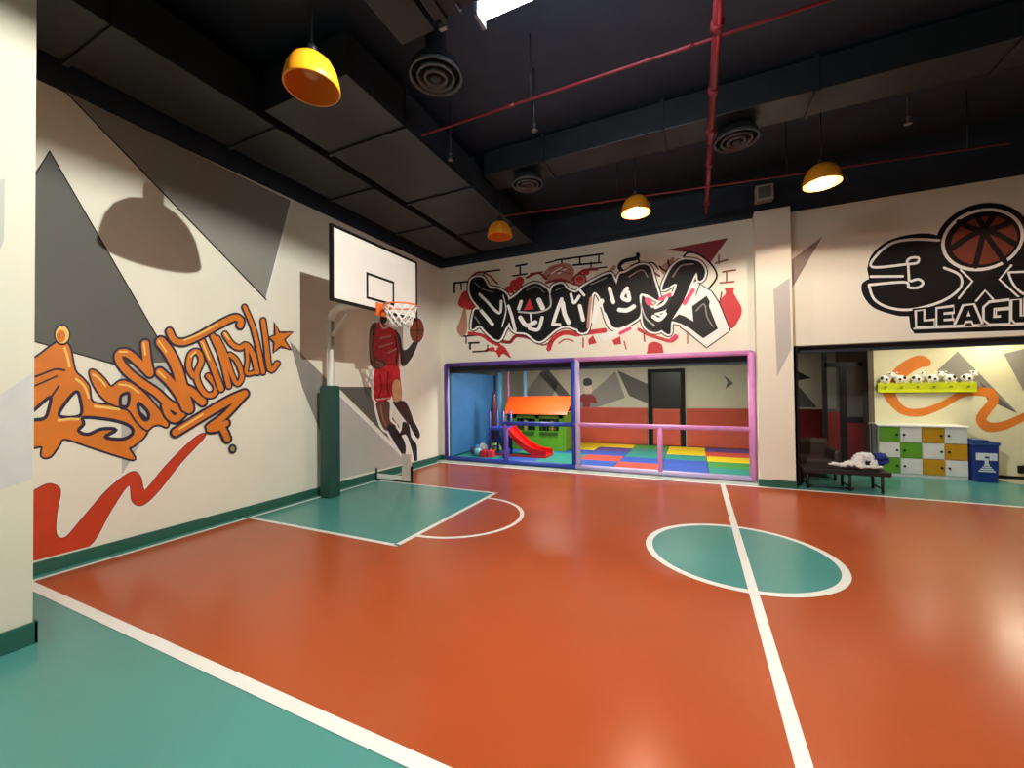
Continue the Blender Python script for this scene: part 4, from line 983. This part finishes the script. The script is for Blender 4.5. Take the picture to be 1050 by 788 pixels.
# bench
bh = .30
by0, by1 = 7.22, 7.62
bxa, bxb = 1.44, 2.46
bk = thing('bench', 'low black bench standing at the edge of the court beside the column', 'bench', (1.9, 7.4, 0))
BLKL = mat('black bench leather', (40, 34, 32), .4, var=.1)
mb = MB(); mb.box((bxa, by0, bh-.07), (bxb, by1, bh), bev=.02); mb.build('seat', BLKL, bk)
for x in (1.70, 1.98):
    pass
for x in (1.5, 2.0, 2.36):
    mb = MB(); mb.tube([(x, by0+.03, 0), (x, by0+.03, bh-.07)], .018, 10); mb.tube([(x, by1-.03, 0), (x, by1-.03, bh-.07)], .018, 10); mb.tube([(x, by0+.03, .06), (x, by1-.03, .06)], .012, 8); mb.build('leg', DM, bk)
mb = MB(); mb.tube([(1.5, by0+.03, .03), (2.0, by0+.03, .03)], .012, 8); mb.build('foot_bar', DM, bk)
# armchair behind bench
ac = thing('armchair', 'dark brown armchair behind the bench next to the column', 'chair', (1.75, 8.2, 0))
BRL = mat('dark brown leather', (62, 44, 36), .45, var=.1)
mb = MB(); mb.box((1.5, 7.95, .12), (2.02, 8.5, .34), bev=.05); mb.build('seat', BRL, ac)
mb = MB(); mb.box((1.45, 8.42, .15), (2.05, 8.6, .62), bev=.07); mb.build('backrest', BRL, ac)
for x in (1.43, 2.0):
    mb = MB(); mb.box((x, 7.95, .1), (x+.1, 8.5, .48), bev=.045); mb.build('armrest', BRL, ac)
for x in (1.5, 2.02):
    for y in (8.0, 8.5):
        mb = MB(); mb.tube([(x, y, 0), (x, y, .13)], .02, 8); mb.build('leg', DM, ac)
# clothes on the bench
def lump(name, label, cat, base, pts, m_):
    mb = MB()
    for (x, y, z, a, b, c) in pts: mb.ball((base[0]+x, base[1]+y, base[2]+z), a, b, c, None, 20)
    o = mb.build(name, m_)
    md = o.modifiers.new('remesh', 'REMESH'); md.mode = 'VOXEL'; md.voxel_size = .009; md.use_smooth_shade = True
    tx = bpy.data.textures.new(name, 'CLOUDS'); tx.noise_scale = .045
    d_ = o.modifiers.new('folds', 'DISPLACE'); d_.texture = tx; d_.strength = .05; d_.mid_level = .5
    tag(o, label, cat); return o
B0 = (2.10, 7.40, bh+.035)
lump('jacket', 'crumpled white jacket lying on the right end of the bench', 'jacket', B0, [(-.17, -.06, .025, .15, .05, .025), (-.02, -.03, .04, .13, .10, .04), (.05, .03, .09, .08, .09, .08), (.11, .04, .15, .09, .08, .05), (.17, .0, .14, .05, .07, .06), (.19, -.08, .05, .04, .06, .07), (.1, -.12, .02, .12, .05, .025), (.22, -.1, .02, .06, .06, .025)], mat('white cloth', (232, 230, 228), .8))
lump('bag', 'blue cloth bag behind the white jacket on the bench', 'bag', (2.42, 7.52, bh+.015), [(-.04, .02, .08, .09, .08, .08), (.0, 0, .15, .085, .08, .07), (.05, 0, .11, .06, .07, .06)], mat('blue cloth', (34, 48, 130), .8))
# locker corner lamp: flush fitting behind the lintel
lc = (4.34, 8.6)
o = thing('ceiling_panel', 'flush ceiling light over the lockers behind the lintel', 'ceiling lamp', (lc[0], lc[1], CEILK))
mb = MB(); mb.box((lc[0]-.13, lc[1]-.13, CEILK-.05), (lc[0]+.13, lc[1]+.13, CEILK), bev=.01); mb.build('diffuser', mat('lit diffuser bright', (255, 240, 200), .5, emit=40), o)
area('locker_light', (lc[0], lc[1], CEILK-.055), .26, P_LOCK*.6, (1, .92, .72))
o = thing('ceiling_panel', 'added unseen fill light evening out the locker corner near the glass door', 'ceiling lamp', (3.2, 8.2, CEILK))  # extra panel, added only so the locker wall is lit more evenly
mb = MB(); mb.box((3.0, 8.0, CEILK-.05), (3.4, 8.4, CEILK), bev=.01); mb.build('diffuser', mat('lit diffuser', (255, 250, 235), .5, emit=3), o)
area('locker_light', (3.2, 8.2, CEILK-.055), .4, P_LOCK*1.3, (1, .92, .72))
